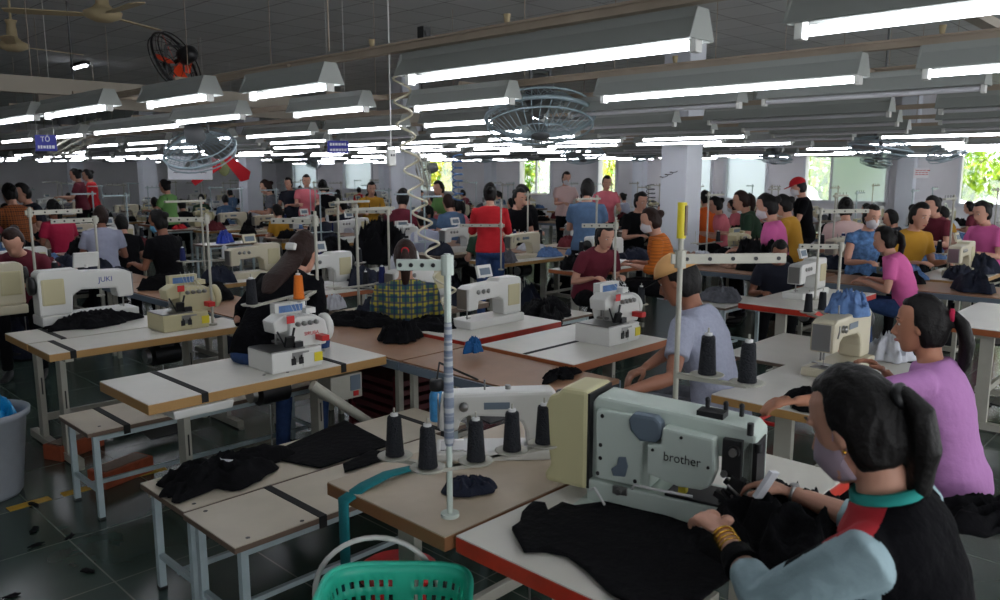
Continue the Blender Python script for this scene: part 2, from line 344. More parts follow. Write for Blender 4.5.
def computer_machine(name='sewing_machine', enamel=None, brand=None):
    """white direct drive machine with a square motor housing and a panel"""
    e = enamel or M_white; t = empty(name)
    MB().box((0, 0, .03), (.56, .19, .06)).build('bed', e, t, bevel=.01)
    pts = [(.28, .06), (.28, .31), (.26, .33), (.06, .33), (.03, .31), (-.22, .30), (-.26, .28), (-.265, .13), (-.17, .13), (-.16, .19), (.04, .20), (.09, .17), (.10, .06)]
    MB().prism(pts, -.062, .062).build('arm', e, t, bevel=.012)
    MB().box((.20, 0, .20), (.13, .136, .16)).build('motor_cover', M_beige, t, bevel=.012)
    MB().box((-.268, 0, .21), (.006, .10, .14)).build('face_plate', M_steel, t, bevel=.002)
    MB().lathe([(.0, 0), (.05, .002), (.056, .01), (.056, .03), (0, .036)], (.28, 0, .24), 18, rot=Euler((0, pi / 2, 0)).to_matrix().to_4x4()).build('handwheel', M_black, t)
    MB().cyl((-.22, 0, .13), (-.22, 0, .06), .005).box((-.21, 0, .07), (.02, .03, .006)).build('needle_bar', M_steel, t)
    MB().box((.0, .05, .38), (.14, .02, .09), rx=-.3).box((.0, .038, .38), (.10, .004, .05), mi=1, rx=-.3).cyl((0, .05, .33), (0, .05, .35), .01, n=8).build('control_panel', [e, M_gblue], t)
    for k in range(3): MB().lathe([(.0, 0), (.016, 0), (.018, .008), (.008, .012), (0, .018)], (-.17 + k * .05, -.062, .255), 10, rot=Euler((pi / 2, 0, 0)).to_matrix().to_4x4()).build('tension_dial', M_steel, t)
    if brand: text(brand, .04, TM((.06, -.0635, .235)), M_sbl, t)
    return t
def overlock(name='overlock_machine', enamel=None, brand='SIRUBA', colr=None, detail=True):
    """compact overlock machine: low cloth plate box at -X, tall looper housing at +X"""
    e = enamel or M_white; t = empty(name)
    MB().box((-.05, -.015, .055), (.30, .25, .11)).build('base_box', e, t, bevel=.008)
    MB().box((-.10, -.02, .113), (.20, .235, .006)).box((-.03, -.14, .07), (.10, .006, .055)).build('cloth_plate', M_steel, t, bevel=.001)
    b = MB().prism([(-.03, .10), (.17, .10), (.185, .17), (.17, .235), (.11, .27), (-.01, .275), (-.05, .25), (-.055, .17)], -.085, .10)
    b.build('looper_housing', e, t, bevel=.014)
    MB().prism([(-.125, .19), (-.03, .20), (-.03, .275), (-.07, .29), (-.135, .255)], -.055, .06).build('needle_head', e, t, bevel=.01)
    MB().cyl((-.09, 0, .24), (-.09, 0, .15), .007).box((-.09, -.01, .14), (.03, .07, .012)).cyl((-.11, -.03, .23), (-.11, -.03, .13), .004, n=6).build('presser_foot', M_steel, t, bevel=.001)
    MB().box((.02, .05, .305), (.19, .05, .065)).box((.02, .023, .305), (.15, .004, .042), mi=1).box((.12, .03, .285), (.06, .10, .03)).build('sight_panel', [e, M_cblue if detail else M_gblue], t, bevel=.004)
    for k in range(4 if detail else 2):
        MB().lathe([(0, 0), (.013, 0), (.014, .006), (.006, .01), (.013, .014), (.012, .02), (0, .024)], (-.01 + k * .038, -.085, .235), 10, rot=Euler((pi / 2, 0, 0)).to_matrix().to_4x4()).build('tension_dial', M_steel, t)
    MB().box((-.07, -.10, .15), (.05, .02, .06), rx=.3).cyl((-.06, -.09, .12), (-.03, -.09, .22), .006).cyl((-.09, -.085, .13), (-.13, -.085, .21), .005).box((-.02, -.10, .13), (.05, .03, .03)).build('looper_parts', M_dsteel, t, bevel=.002)
    MB().lathe([(0, 0), (.07, 0), (.078, .01), (.078, .035), (.065, .045), (.03, .055), (0, .055)], (.19, .0, .18), 20, rot=Euler((0, pi / 2, 0)).to_matrix().to_4x4()).build('handwheel', e, t)
    MB().box((.04, -.142, .05), (.12, .006, .075)).build('side_cover', e, t, bevel=.003)
    if detail:
        MB().box((.075, -.147, .055), (.05, .003, .05)).build('yellow_sticker', M_yel, t); MB().box((.12, -.122, .15), (.045, .07, .03)).build('red_tag', M_red, t, bevel=.002)
        MB().box((-.05, -.088, .265), (.045, .004, .04)).build('warning_label', M_red, t)
        for dx in (-.075, -.03): MB().box((dx, -.145, .05), (.025, .006, .035)).cyl((dx, -.15, .06), (dx, -.15, .08), .004, n=6).build('latch', M_dsteel, t)
        b = MB()
        for k in range(5): b.tube([(-.0 + k * .03, -.09, .235), (-.02 + k * .02, -.07, .31), (.0 + k * .03, .02, .36)], .0012, 4)
        b.build('threads', M_coneW, t)
    if brand: text(brand, .028, TM((.075, -.0885, .175)), colr or M_red, t)
    return t
def thread_stand(h=.95, bar=.42, plates=2, plate_z=.30, two=True, m=None, wide=.26):
    """pole from the table top with a top crossbar and a tray of spool plates"""
    m = m or M_leg; t = empty('thread_stand')
    MB().cyl((0, 0, 0), (0, 0, h), .011, n=10).cyl((0, 0, 0), (0, 0, .012), .03).build('pole', m, t)
    b = MB().box((-bar / 2 + .05, 0, h - .04), (bar, .035, .022))
    b.cyl((.0, 0, h - .07), (0, 0, h - .01), .018, n=8); b.build('guide_bar', m, t, bevel=.003)
    b = MB()
    for k in range(4): b.tube([(-bar + .08 + k * bar / 4, -.0, h - .03), (-bar + .08 + k * bar / 4, -.0, h + .0)], .003, 5)
    b.build('thread_eyelet', M_dsteel, t)
    b = MB().box((-.0, 0, plate_z - .012), (wide * 2 - .06, .025, .014)); b.build('tray_arm', m, t, bevel=.002)
    for k in range(plates):
        x = (-wide + .06 + k * (2 * wide - .12) / max(1, plates - 1)); y = -.05 if k % 2 else .05
        MB().lathe([(0, 0), (.062, 0), (.066, .006), (.06, .008), (0, .004)], (x, y, plate_z - .005), 18).cyl((x, y, plate_z), (x, y, plate_z + .15), .003, n=6).build('spool_plate', m, t)
    t['spots'] = [c for k in range(plates) for c in (-wide + .06 + k * (2 * wide - .12) / max(1, plates - 1), -.05 if k % 2 else .05, plate_z)]
    return t
CONE = {}
def cone(loc, m=None, s=1.0, label=None, group=None, base=None):
    m = m or M_cone
    if m.name not in CONE:
        b = MB().lathe([(0, 0), (.031, 0), (.031, .006), (.030, .01), (.023, .125), (.021, .130), (.012, .132)], n=16, mi=0).lathe([(.013, .125), (.013, .140), (.006, .142), (.004, .12)], n=10, mi=1)
        CONE[m.name] = b.mesh('thread_cone', [m, M_coneW])
    o = bpy.data.objects.new('thread_cone', CONE[m.name]); col.objects.link(o); o.location = loc; o.scale = (s, s, s); o.rotation_euler = (0, 0, rnd.random() * 6)
    if label: tag(o, label, 'thread cone', group)
    elif base: auto(o, base, 'thread cone', group)
    return o
def cloth_heap(name, loc, rx, ry, h, m, seed=0, rz=0, n=56, k=16, rag=.22, fold=.5, drop=None, base=0.004):
    """crumpled heap of cloth: irregular outline, folded top, closed underneath; drop(x, y) gives the level below it"""
    vs = []; sd = Vector((seed * 3.7, seed * 1.3, 0))
    def hgt(u, a):
        x, y = cos(a) * u, sin(a) * u
        ridge = 1 - abs(noise.noise(Vector((x * 2.6, y * 2.6, 0)) + sd)) * 2.6
        fine = 1 - abs(noise.noise(Vector((x * 5.5, y * 5.5, 3)) + sd)) * 2
        return max(0, (1 - u ** 5)) * (.22 + .2 * (1 - u) + fold * max(0, .75 * ridge + .35 * fine))
    def out(a): return 1 + rag * (noise.noise(Vector((cos(a) * 1.6, sin(a) * 1.6, 9)) + sd) * 1.6 + .5 * noise.noise(Vector((cos(a) * 5, sin(a) * 5, 9)) + sd))
    ra, ca = rz, 0
    for lay in (0, 1):
        for i in range(k + 1):
            u = i / k
            for j in range(n):
                a = 2 * pi * j / n; r = out(a); x = cos(a) * u * rx * r; y = sin(a) * u * ry * r
                X = x * cos(rz) - y * sin(rz); Y = x * sin(rz) + y * cos(rz)
                g = drop(X, Y) if drop else 0
                z = g + base + (hgt(u, a) * h if lay == 0 else 0)
                if lay == 0: z += .006
                vs.append((X, Y, z))
    fs = []; o = (k + 1) * n
    for i in range(k):
        for j in range(n):
            j2 = (j + 1) % n; fs.append((i * n + j, (i + 1) * n + j, (i + 1) * n + j2, i * n + j2)); fs.append((o + i * n + j, o + i * n + j2, o + (i + 1) * n + j2, o + (i + 1) * n + j))
    for j in range(n): j2 = (j + 1) % n; fs.append((k * n + j, o + k * n + j, o + k * n + j2, k * n + j2))
    b = MB(); b.add(vs, fs, 0, True); ob = b.build(name, m); ob.location = loc
    bm = bmesh.new(); bm.from_mesh(ob.data); bmesh.ops.remove_doubles(bm, verts=bm.verts, dist=1e-5); bm.to_mesh(ob.data); bm.free()
    return ob
def cloth_sheet(name, outline, z, m, thick=.006, seed=0, amp=.006, drop=None, res=.022):
    """flat laid cloth panel with a traced plan outline (world XY), wrinkled, really thick"""
    bm = bmesh.new(); vs = [bm.verts.new((p[0], p[1], 0)) for p in outline]; f = bm.faces.new(vs)
    xs = [p[0] for p in outline]; ys = [p[1] for p in outline]
    a = min(xs)
    while a < max(xs):
        a += res; bmesh.ops.bisect_plane(bm, geom=bm.verts[:] + bm.edges[:] + bm.faces[:], plane_co=(a, 0, 0), plane_no=(1, 0, 0))
    a = min(ys)
    while a < max(ys):
        a += res; bmesh.ops.bisect_plane(bm, geom=bm.verts[:] + bm.edges[:] + bm.faces[:], plane_co=(0, a, 0), plane_no=(0, 1, 0))
    sd = Vector((seed * 5.1, 0, seed))
    for v in bm.verts:
        q = noise.noise(Vector((v.co.x * 7, v.co.y * 7, 0)) + sd); q2 = noise.noise(Vector((v.co.x * 22, v.co.y * 14, 0)) + sd)
        v.co.z = z + amp * (1 + q + .5 * q2) + (drop(v.co.x, v.co.y) if drop else 0)
    ext = bmesh.ops.solidify(bm, geom=bm.faces[:], thickness=thick)
    for f in bm.faces: f.smooth = True
    me = bpy.data.meshes.new(name); bm.to_mesh(me); bm.free(); me.materials.append(m)
    o = bpy.data.objects.new(name, me); col.objects.link(o); return o
def stool(loc, h=.45, m=None, rz=0):
    t = empty('stool', loc, rz); m = m or M_legw
    MB().box((0, 0, h - .0125), (.40, .28, .025)).build('seat', M_lam2, t, bevel=.004)
    for sx in (-.17, .17):
        for sy in (-.11, .11): MB().box((sx, sy, (h - .025) / 2), (.025, .025, h - .025)).build('leg', m, t)
    MB().box((0, -.11, .15), (.32, .018, .018)).box((0, .11, .15), (.32, .018, .018)).build('rail', m, t)
    return t
# lamps: a reflector trough 1.27 m long along Y, lit or unlit
def lamp_proto(lit, L=1.27):
    t = empty('tube_light')
    MB().prism([(-.030, -.012), (-.066, -.070), (-.063, -.074), (-.024, -.030), (.024, -.030), (.063, -.074), (.066, -.070), (.030, -.012), (.030, .014), (-.030, .014)], -L / 2, L / 2).build('reflector', M_refl, t)
    MB().cyl((0, -L / 2 + .03, -.085), (0, L / 2 - .03, -.085), .0125, n=12).build('tube', M_tube if lit else M_off, t)
    for s in (-1, 1): MB().prism([(-.030, .012), (-.066, -.072), (.066, -.072), (.030, .012)], s * (L / 2 + .002) - .003, s * (L / 2 + .002) + .003).build('end_plate', M_refl, t); MB().box((0, s * (L / 2 - .015), -.075), (.036, .022, .06)).build('lamp_holder', M_white, t, bevel=.002)
    return t
# fans
def fan_proto(r=.30, blades=4, bm_=None, cage=None, motor=None, n_w=34):
    """orbit fan: axis along local Z, blowing down; bracket upwards"""
    t = empty('hanging_fan'); cage = cage or M_gblue; bm_ = bm_ or M_steel; motor = motor or M_dsteel
    b = MB()
    for z, rr, th in ((0, r, .012), (-.05, r * .97, .006), (.06, r * .93, .006)):
        b.tube([(rr * cos(2 * pi * i / 32), rr * sin(2 * pi * i / 32), z) for i in range(33)], th, 6, cap=False)
    for k in range(n_w):
        a = 2 * pi * k / n_w
        b.tube([(.05 * cos(a), .05 * sin(a), -.10), (r * .6 * cos(a + .12), r * .6 * sin(a + .12), -.09), (r * cos(a + .2), r * sin(a + .2), 0), (r * .6 * cos(a + .12), r * .6 * sin(a + .12), .09), (.06 * cos(a), .06 * sin(a), .11)], .003, 4, cap=False)
    b.tube([(r * .55 * cos(2 * pi * i / 24), r * .55 * sin(2 * pi * i / 24), -.092) for i in range(25)], .003, 5, cap=False)
    b.build('cage', cage, t)
    MB().lathe([(0, -.115), (.05, -.11), (.055, -.09), (0, -.085)], n=16).build('badge', motor, t)
    MB().lathe([(0, .07), (.07, .075), (.085, .11), (.08, .20), (.05, .24), (0, .245)], n=18).build('motor', motor, t)
    for k in range(blades):
        a = 2 * pi * k / blades; L = Euler((0, 0, a)).to_matrix().to_4x4() @ Euler((.5, 0, 0)).to_matrix().to_4x4()
        MB().prism([(.04, -.03), (r * .5, -.085), (r * .85, -.08), (r * .9, .02), (r * .6, .06), (.04, .03)], -.002, .002, 'z', T=L).build('blade', bm_, t)
    MB().cyl((0, 0, 0), (0, 0, .1), .02).build('hub', motor, t)
    return t
# ------------------------------------------------------------------ people
ZV = Vector((0, 0, 1))
def ik(a, b, l1, l2, pole):
    a, b = Vector(a), Vector(b); d = b - a; L = d.length; mx = (l1 + l2) * .998
    if L > mx: b = a + d * (mx / L); d = b - a; L = mx
    x = (l1 * l1 - l2 * l2 + L * L) / (2 * L); h = math.sqrt(max(1e-6, l1 * l1 - x * x)); u = d.normalized()
    p = Vector(pole); p = (p - u * p.dot(u)).normalized()
    return a + u * x + p * h, b
def hand(mb, wrist, dirv, palm_n, s=1, side=1, curl=.5, pinch=False, detail=True):
    """palm + four unequal fingers + side thumb; dirv: towards the fingertips, palm_n: palm normal"""
    d = Vector(dirv).normalized(); nrm = Vector(palm_n); nrm = (nrm - d * nrm.dot(d)).normalized(); lat = d.cross(nrm).normalized() * side
    w = Vector(wrist)
    mb.tube([w - d * .01, w + d * .03 * s, w + d * .065 * s, w + d * .085 * s], [.021 * s, .030 * s, .036 * s, .030 * s], 12, flat=.42)
    T = [(lat, .027, .060), (lat, .009, .070), (lat, -.009, .066), (lat, -.026, .052)]
    for i, (l, off, ln) in enumerate(T):
        p = w + d * .078 * s + l * off * s; c = curl * (1 + .15 * i); pts = [p - d * .02 * s, p]; dd = d.copy()
        if pinch and i == 0: c = curl * 1.3
        for q in (.45, .32, .25):
            dd = (dd * cos(c * .9) + nrm * sin(c * .9)).normalized(); p = p + dd * ln * q * s * 1.15; pts.append(p)
            nn = (nrm * cos(c * .9) - d * sin(c * .9))
        mb.tube(pts, [.0095 * s, .0095 * s, .0085 * s, .008 * s, .0062 * s], 8)
        mb.ball(pts[-1], .0066 * s, 8, 5)
    p0 = w + d * .025 * s + lat * .022 * s
    p1 = p0 + (d * .5 + lat * .8 + nrm * .35).normalized() * .034 * s; p2 = p1 + (d * .85 + lat * .25 + nrm * .45).normalized() * .03 * s; p3 = p2 + (d * .9 - lat * .1 + nrm * .4).normalized() * .022 * s
    mb.tube([p0, p1, p2, p3], [.014 * s, .0115 * s, .0105 * s, .0075 * s], 8); mb.ball(p3, .0077 * s, 8, 5)
def person(loc, face, pz=.50, lean=.2, head=(.2, 0), hl=None, hr=None, shirt=None, pants=None, skin=None, hair='bun', hairm=None, mask=None, sleeve='short',
           s=1.0, vox=.012, stand=False, eyes=False, label=None, cat='person', capm=None, legs=True, turn=0, elbow=.35, group=None, collar=None, tail=(0, 0, 0), hvox=None, name='person', paint=None):
    """a person facing local +Y; pz = height of the pelvis; hl / hr = hand targets (local)"""
    t = empty(name, loc, face); skin = skin or M_skin2; shirt = shirt or M_cgrey; pants = pants or M_cblk; hairm = hairm or M_hair
    def sp(q):       # point on the spine, q metres up from the pelvis
        a = lean * min(1, .35 + q * 1.3); return Vector((0, sin(a) * q, pz + cos(a) * q)) * 1.0
    def ax(q):
        a = lean * min(1, .35 + q * 1.3) + (.15 * lean); return Vector((1, 0, 0)), Vector((0, cos(a), -sin(a))), Vector((0, sin(a), cos(a)))
    def rings(lst, g=0): return [(sp(q * s) + ax(q * s)[1] * (yo * s), Euler((0, 0, turn * q * 2)).to_matrix() @ ax(q * s)[0], Euler((0, 0, turn * q * 2)).to_matrix() @ ax(q * s)[1], (a + g) * s, (b + g) * s) for q, a, b, yo in lst]
    base = [(-.08, .13, .10, -.01), (-.04, .165, .12, -.02), (.05, .160, .115, -.01), (.16, .135, .098, .0), (.27, .148, .108, .008), (.36, .165, .112, .008), (.43, .172, .098, 0), (.475, .150, .080, -.006), (.505, .095, .066, -.004), (.53, .06, .055, 0)]
    neck = sp(.53 * s); up = ax(.53 * s)[2]; fw = ax(.53 * s)[1]; Rt = Euler((0, 0, turn)).to_matrix(); fw = Rt @ fw
    sh = [sp(.445 * s) + (Rt @ Vector((sx * .165 * s, 0, 0))) for sx in (-1, 1)]
    # head frame
    nod, yaw = head[0], head[1]; hup = (up * .6 + ZV * .4).normalized()
    hm = Euler((-(nod), 0, yaw + turn), 'XYZ').to_matrix()
    hf = hm @ Vector((0, 1, 0)); hr_ = hm @ Vector((1, 0, 0)); hu = hm @ Vector((0, 0, 1))
    hc = neck + hup * .042 * s + hu * .098 * s + hf * .028 * s
    def hp(x, y, z): return hc + hr_ * (x * s) + hf * (y * s) + hu * (z * s)
    body = MB()
    body.loft([(neck - up * .06 * s, hr_, fw, .060 * s, .056 * s), (neck + up * .0 * s, hr_, fw, .050 * s, .052 * s), (neck + up * .03 * s, hr_, hf, .047 * s, .052 * s), (hp(0, -.02, -.03), hr_, hf, .052 * s, .058 * s)], 16)
    prof = [(-.118, .022, .020, .052), (-.105, .038, .036, .042), (-.085, .049, .052, .030), (-.06, .057, .068, .018), (-.03, .064, .082, .008), (0, .069, .089, .0), (.035, .072, .092, -.004), (.065, .068, .087, -.006), (.09, .056, .070, -.008), (.108, .036, .046, -.008), (.118, .012, .014, -.008)]
    body.loft([(hp(0, yo, z), hr_, hf, a * s, b * s) for z, a, b, yo in prof], 22)
    body.tube([hp(0, .082, .012), hp(0, .094, -.012), hp(0, .107, -.036), hp(0, .094, -.046)], [.007 * s, .009 * s, .0125 * s, .008 * s], 8)
    for sx in (-1, 1):
        body.ball((0, 0, 0), (.007 * s, .018 * s, .030 * s), 10, 7, T=Matrix.Translation(hp(sx * .072, -.005, -.012)) @ hm.to_4x4())
        body.ball(hp(sx * .012, .092, -.042), .009 * s, 8, 5)
    body.tube([hp(-.024, .080, -.068), hp(0, .092, -.066), hp(.024, .080, -.068)], [.006 * s, .009 * s, .006 * s], 8)
    body.tube([hp(-.05, .066, .024), hp(-.03, .082, .028), hp(0, .084, .022), hp(.03, .082, .028), hp(.05, .066, .024)], .009 * s, 8)
    # arms
    tg = [hl or (-.16, .36, pz + .22), hr or (.16, .36, pz + .22)]; arms = []
    for k, sx in enumerate((-1, 1)):
        el, wr = ik(sh[k], tg[k], .275 * s, .245 * s, (sx * elbow, -.35, -.9)); arms.append((sh[k], el, wr))
        inner = sh[k] - Rt @ Vector((sx * .05 * s, 0, 0))
        body.tube([inner, sh[k], sh[k].lerp(el, .35), sh[k].lerp(el, .8), el, el.lerp(wr, .3), el.lerp(wr, .75), wr], [v * s for v in (.045, .050, .044, .037, .034, .035, .026, .021)], 12)
        dv = (wr - el).normalized(); dv = (dv + Vector((0, .35, -.1))).normalized()
        hand(body, wr, dv, (-sx * .35, 0, -1), s, sx, .42, pinch=True)
    # torso core under the shirt and hips
    body.loft(rings(base[3:], -.012), 20)
    hips = MB()
    hips.loft(rings([(-.11, .13, .10, -.01), (-.06, .165, .125, -.02), (.03, .165, .12, -.015), (.10, .150, .108, -.005)], .004), 20)
    shoe = MB(); feet = []
    if legs:
        for sx in (-1, 1):
            h0 = Vector((sx * .085 * s, 0, pz - .04 * s))
            if stand: kn = Vector((sx * .10, .05, pz * .52)); an = Vector((sx * .11, -.02, .09))
            else: kn = Vector((sx * .13, .40 * s, pz + .01)); an = Vector((sx * .14, .34 * s, .09))
            hips.tube([h0, h0.lerp(kn, .3), h0.lerp(kn, .8), kn, kn.lerp(an, .3), kn.lerp(an, .8), an], [v * s for v in (.085, .088, .066, .060, .058, .046, .045)], 14)
            shoe.loft([(an + Vector((0, -.05, -.02)), Vector((1, 0, 0)), ZV, .03, .03), (an + Vector((0, -.02, -.045)), Vector((1, 0, 0)), ZV, .036, .042), (an + Vector((0, .08, -.058)), Vector((1, 0, 0)), ZV, .042, .03), (an + Vector((0, .17, -.068)), Vector((1, 0, 0)), ZV, .036, .018)], 12)
    bo = remeshed(body, 'body', skin, hvox or vox, 2, parent=t)
    def wrinkle(c, A=.008):
        q = noise.noise(Vector((c.x * 9, c.y * 9, c.z * 14 + label_seed))); q2 = noise.noise(Vector((c.x * 22, c.y * 22, c.z * 30)))
        ctr = Vector((0, sp(max(0, c.z - pz)).y, c.z)); d = (c - ctr); d = d.normalized() if d.length > 0 else d
        return c + d * (A * q + A * .35 * q2)
    label_seed = sum(map(ord, (label or 'x'))) % 37
    sh_ = MB(); sh_.loft(rings(base[1:-1] + [(.515, .078, .064, -.002)], .014), 24)
    sl = {'short': .62, 'long': 1.0, 'three': .7, 'none': .12}[sleeve]
    for k in range(2):
        a, el, wr = arms[k]; sx = (-1, 1)[k]; inner = a - Rt @ Vector((sx * .07 * s, 0, -.0))
        if sleeve in ('short', 'none'): sh_.tube([inner, a, a.lerp(el, .3), a.lerp(el, sl)], [v * s for v in (.055, .064, .061, .058)], 14)
        else:
            e2 = wr if sleeve == 'long' else el.lerp(wr, .45)
            sh_.tube([inner, a, a.lerp(el, .35), a.lerp(el, .8), el, el.lerp(e2, .4), e2.lerp(el, .06)], [v * s for v in (.055, .064, .060, .054, .052, .050, .040)], 14)
    so = remeshed(sh_, 'shirt', shirt, vox, 3, fn=wrinkle, parent=t)
    if paint:
        for p_ in so.data.polygons: p_.material_index = paint(p_.center)
    if collar:
        cb = MB(); cr = rings([(.497, .088, .070, -.006), (.520, .072, .064, -.004), (.534, .062, .060, .0), (.530, .052, .052, 0)], .008); cb.loft(cr, 20); cb.build('collar', collar, t)
    if legs or True: remeshed(hips, 'trousers', pants, vox, 3, fn=lambda c: wrinkle(c, .006), parent=t)
    if legs and shoe.v: remeshed(shoe, 'shoes', M_black, .012, 2, parent=t)
    # hair
    hb = MB(); n, k = 28, 20; vs = []
    def st(e0, e1, v): v = max(0, min(1, (v - e0) / (e1 - e0))); return v * v * (3 - 2 * v)
    nape = -1.3 if hair == 'bob' else -.74
    def hairrad(d):
        x, y, z = d
        top = .62 if hair != 'cap' else .5
        face_ = st(.18 - .25 * z * (z < 0) * 0, .42, y) * (1 - st(top - .12, top + .12, z))        # open face
        ear = st(-.05, .12, y) * (1 - st(-.15, .1, z))                                             # below the temples
        below = 1 - st(nape - .22, nape, z)
        return 1 - .34 * max(face_, ear if hair != 'bob' else ear * .0, below)
    for i in range(1, k):
        for j in range(n):
            th = pi * i / k; ph = 2 * pi * j / n; d = Vector((sin(th) * cos(ph), sin(th) * sin(ph), cos(th)))
            r = hairrad(d); q = 1 + .05 * noise.noise(d * 3.5 + Vector((label_seed, 0, 0)))
            vs.append(hp(d.x * .084 * r * q, d.y * .108 * r * q - .008, d.z * .132 * r * q + .0))
    vs += [hp(0, -.007, .134), hp(0, -.007, -.134 * .6)]; A = len(vs) - 2
    fs = [(i * n + j, (i + 1) * n + j, (i + 1) * n + (j + 1) % n, i * n + (j + 1) % n) for i in range(k - 2) for j in range(n)] + [(A, j, (j + 1) % n) for j in range(n)] + [(A + 1, (k - 2) * n + (j + 1) % n, (k - 2) * n + j) for j in range(n)]
    hb.add(vs, fs, 0, True)
    tx, ty, tz = tail
    if hair == 'bun': hb.ball(hp(0, -.115, .035), (.04 * s, .04 * s, .04 * s), 14, 9)
    if hair == 'ponytail':
        p0 = hp(0, -.10, .03); back = -fw
        P = [p0 + hf * .02, p0 - hf * .03 + hu * .01, p0 - hf * .06 - ZV * .035 + Rt @ Vector((tx * .2, 0, 0)), p0 - hf * .07 - ZV * .12 + Vector((tx * .6, ty * .6, 0)), p0 - hf * .055 - ZV * .20 + Vector((tx, ty, tz)), p0 - hf * .04 - ZV * .27 + Vector((tx * 1.2, ty * 1.2, tz * 1.3))]
        hb.tube(P, [v * s for v in (.022, .022, .033, .037, .030, .012)], 12, flat=.85)
    if hair == 'long':
        P = [hp(0, -.05, .02), hp(0, -.085, -.06), neck - fw * .09 * s - up * .02, neck - fw * .13 * s - up * .16 * s + Vector((tx, ty, 0)), neck - fw * .12 * s - up * .28 * s + Vector((tx, ty, tz))]
        hb.tube(P, [v * s for v in (.06, .078, .085, .085, .045)], 16, flat=.42)
    ho = remeshed(hb, 'hair', hairm, min(vox, .009), 2, fn=lambda c: c + Vector((1, 1, 1)) * (.0025 * noise.noise(Vector((c.x * 60, c.y * 60, c.z * 12)))), parent=t)
    if hair == 'ponytail': MB().lathe([(.020, -.012), (.030, -.006), (.030, .006), (.020, .012)], n=14, T=Matrix.Translation(hp(0, -.118, .038)) @ hm.to_4x4() @ Euler((pi / 2, 0, 0)).to_matrix().to_4x4()).build('hair_tie', capm or M_black, t)
    if hair == 'long' and capm: MB().box((0, 0, 0), (.07, .03, .045), T=Matrix.Translation(hp(0, -.12, .0)) @ hm.to_4x4()).build('hair_clip', capm, t, bevel=.01)
    if hair == 'cap':
        cb = MB(); n2 = 24; V = []
        for i in range(0, 9):
            th = pi * .5 * i / 8 + .0
            for j in range(n2):
                ph = 2 * pi * j / n2; V.append(hp(sin(th) * cos(ph) * .090, sin(th) * sin(ph) * .112 - .006, cos(th) * .098 + .038))
        F_ = [(i * n2 + j, (i + 1) * n2 + j, (i + 1) * n2 + (j + 1) % n2, i * n2 + (j + 1) % n2) for i in range(8) for j in range(n2)]; cb.add(V, F_, 0, True)
        o = cb.build('cap', capm or M_red, t); md = o.modifiers.new('s', 'SOLIDIFY'); md.thickness = .004
        vb = MB(); V = []
        for j in range(13):
            a = pi * (j / 12); V.append((cos(a) * .082, .06 + sin(a) * .045)); 
        outer = [(cos(pi * j / 12) * .085, .055 + sin(pi * j / 12) * .13) for j in range(13)]
        vb.prism(outer, -.003, .003, 'z', T=Matrix.Translation(hp(0, 0, .042)) @ (hm @ Euler((-.12, 0, 0)).to_matrix()).to_4x4() @ Matrix.Scale(s, 4)).build('visor', M_cblk if capm is M_tancap else (capm or M_red), t)
    if mask:
        mb_ = MB(); V = []; nn, kk = 14, 8
        for i in range(kk + 1):
            z = .002 - .115 * i / kk - .0
            for j in range(nn + 1):
                a = pi * (.04 + .92 * j / nn); e = 1 - .12 * abs(i / kk - .5) * 2
                V.append(hp(cos(a) * .066 * (e - .25 * (i / kk) ** 2), sin(a) * (.100 + .016 * sin(pi * i / kk)) * e, z * .93 - .004))
        F_ = [(i * (nn + 1) + j, i * (nn + 1) + j + 1, (i + 1) * (nn + 1) + j + 1, (i + 1) * (nn + 1) + j) for i in range(kk) for j in range(nn)]
        mb_.add(V, F_, 0, True); o = mb_.build('face_mask', mask, t); md = o.modifiers.new('s', 'SOLIDIFY'); md.thickness = .002
        if eyes:
            for sx in (-1, 1): MB().tube([hp(sx * .067, .02, -.02), hp(sx * .078, -.0, .015), hp(sx * .079, -.022, .012), hp(sx * .074, -.018, -.03), hp(sx * .066, .02, -.07)], .0016, 5).build('mask_loop', mask, t)
    if eyes:
        for sx in (-1, 1):
            MB().ball(hp(sx * .029, .0700, .004), (.012 * s, .012 * s, .008 * s), 12, 7).build('eye', M_eye, t)
            MB().ball(hp(sx * .029, .0792, .003), .0052 * s, 10, 6).build('iris', M_iris, t)
            MB().tube([hp(sx * .014, .0895, .030), hp(sx * .032, .090, .036), hp(sx * .050, .072, .030)], [.002, .003, .0015], 6).build('eyebrow', hairm, t)
        if not mask: MB().tube([hp(-.022, .086, -.069), hp(0, .099, -.068), hp(.022, .086, -.069)], [.003, .006, .003], 8).build('lips', M_lip, t)
    bpy.context.view_layer.update()
    if label: tag(t, label, cat, group)

    return t, dict(hp=hp, arms=arms, neck=neck, sp=sp, ax=ax)
M_tancap = mat('tan cap cloth', (196, 150, 96), .9)
# ------------------------------------------------------------------ the room
CZ = 3.65; XW = 20.0; YB = 34.0; XL = -4.0; YN = -5.0
struct(MB().box(((XW + XL) / 2, (YB + YN) / 2, -.05), (XW - XL, YB - YN, .1)).build('floor', M_floor))
struct(MB().box(((XW + XL) / 2, (YB + YN) / 2, CZ + .05), (XW - XL + .6, YB - YN + .6, .1)).build('ceiling', M_ceil))
SILL, HEAD = 1.12, 2.56
wins = [(2.3, 4.98), (6.5, 8.5), (9.5, 10.7), (11.1, 12.6), (14.3, 15.0), (16.9, 18.3), (21.6, 24.4), (26.5, 28.5), (30.5, 32.5)]
b = MB(); y = YN
for a, c in wins:
    b.box((XW + .12, (y + a) / 2, CZ / 2), (.24, a - y, CZ)); b.box((XW + .12, (a + c) / 2, SILL / 2), (.24, c - a, SILL)); b.box((XW + .12, (a + c) / 2, (HEAD + CZ) / 2), (.24, c - a, CZ - HEAD)); y = c
b.box((XW + .12, (y + YB) / 2, CZ / 2), (.24, YB - y, CZ)); struct(b.build('wall_right', M_wall))
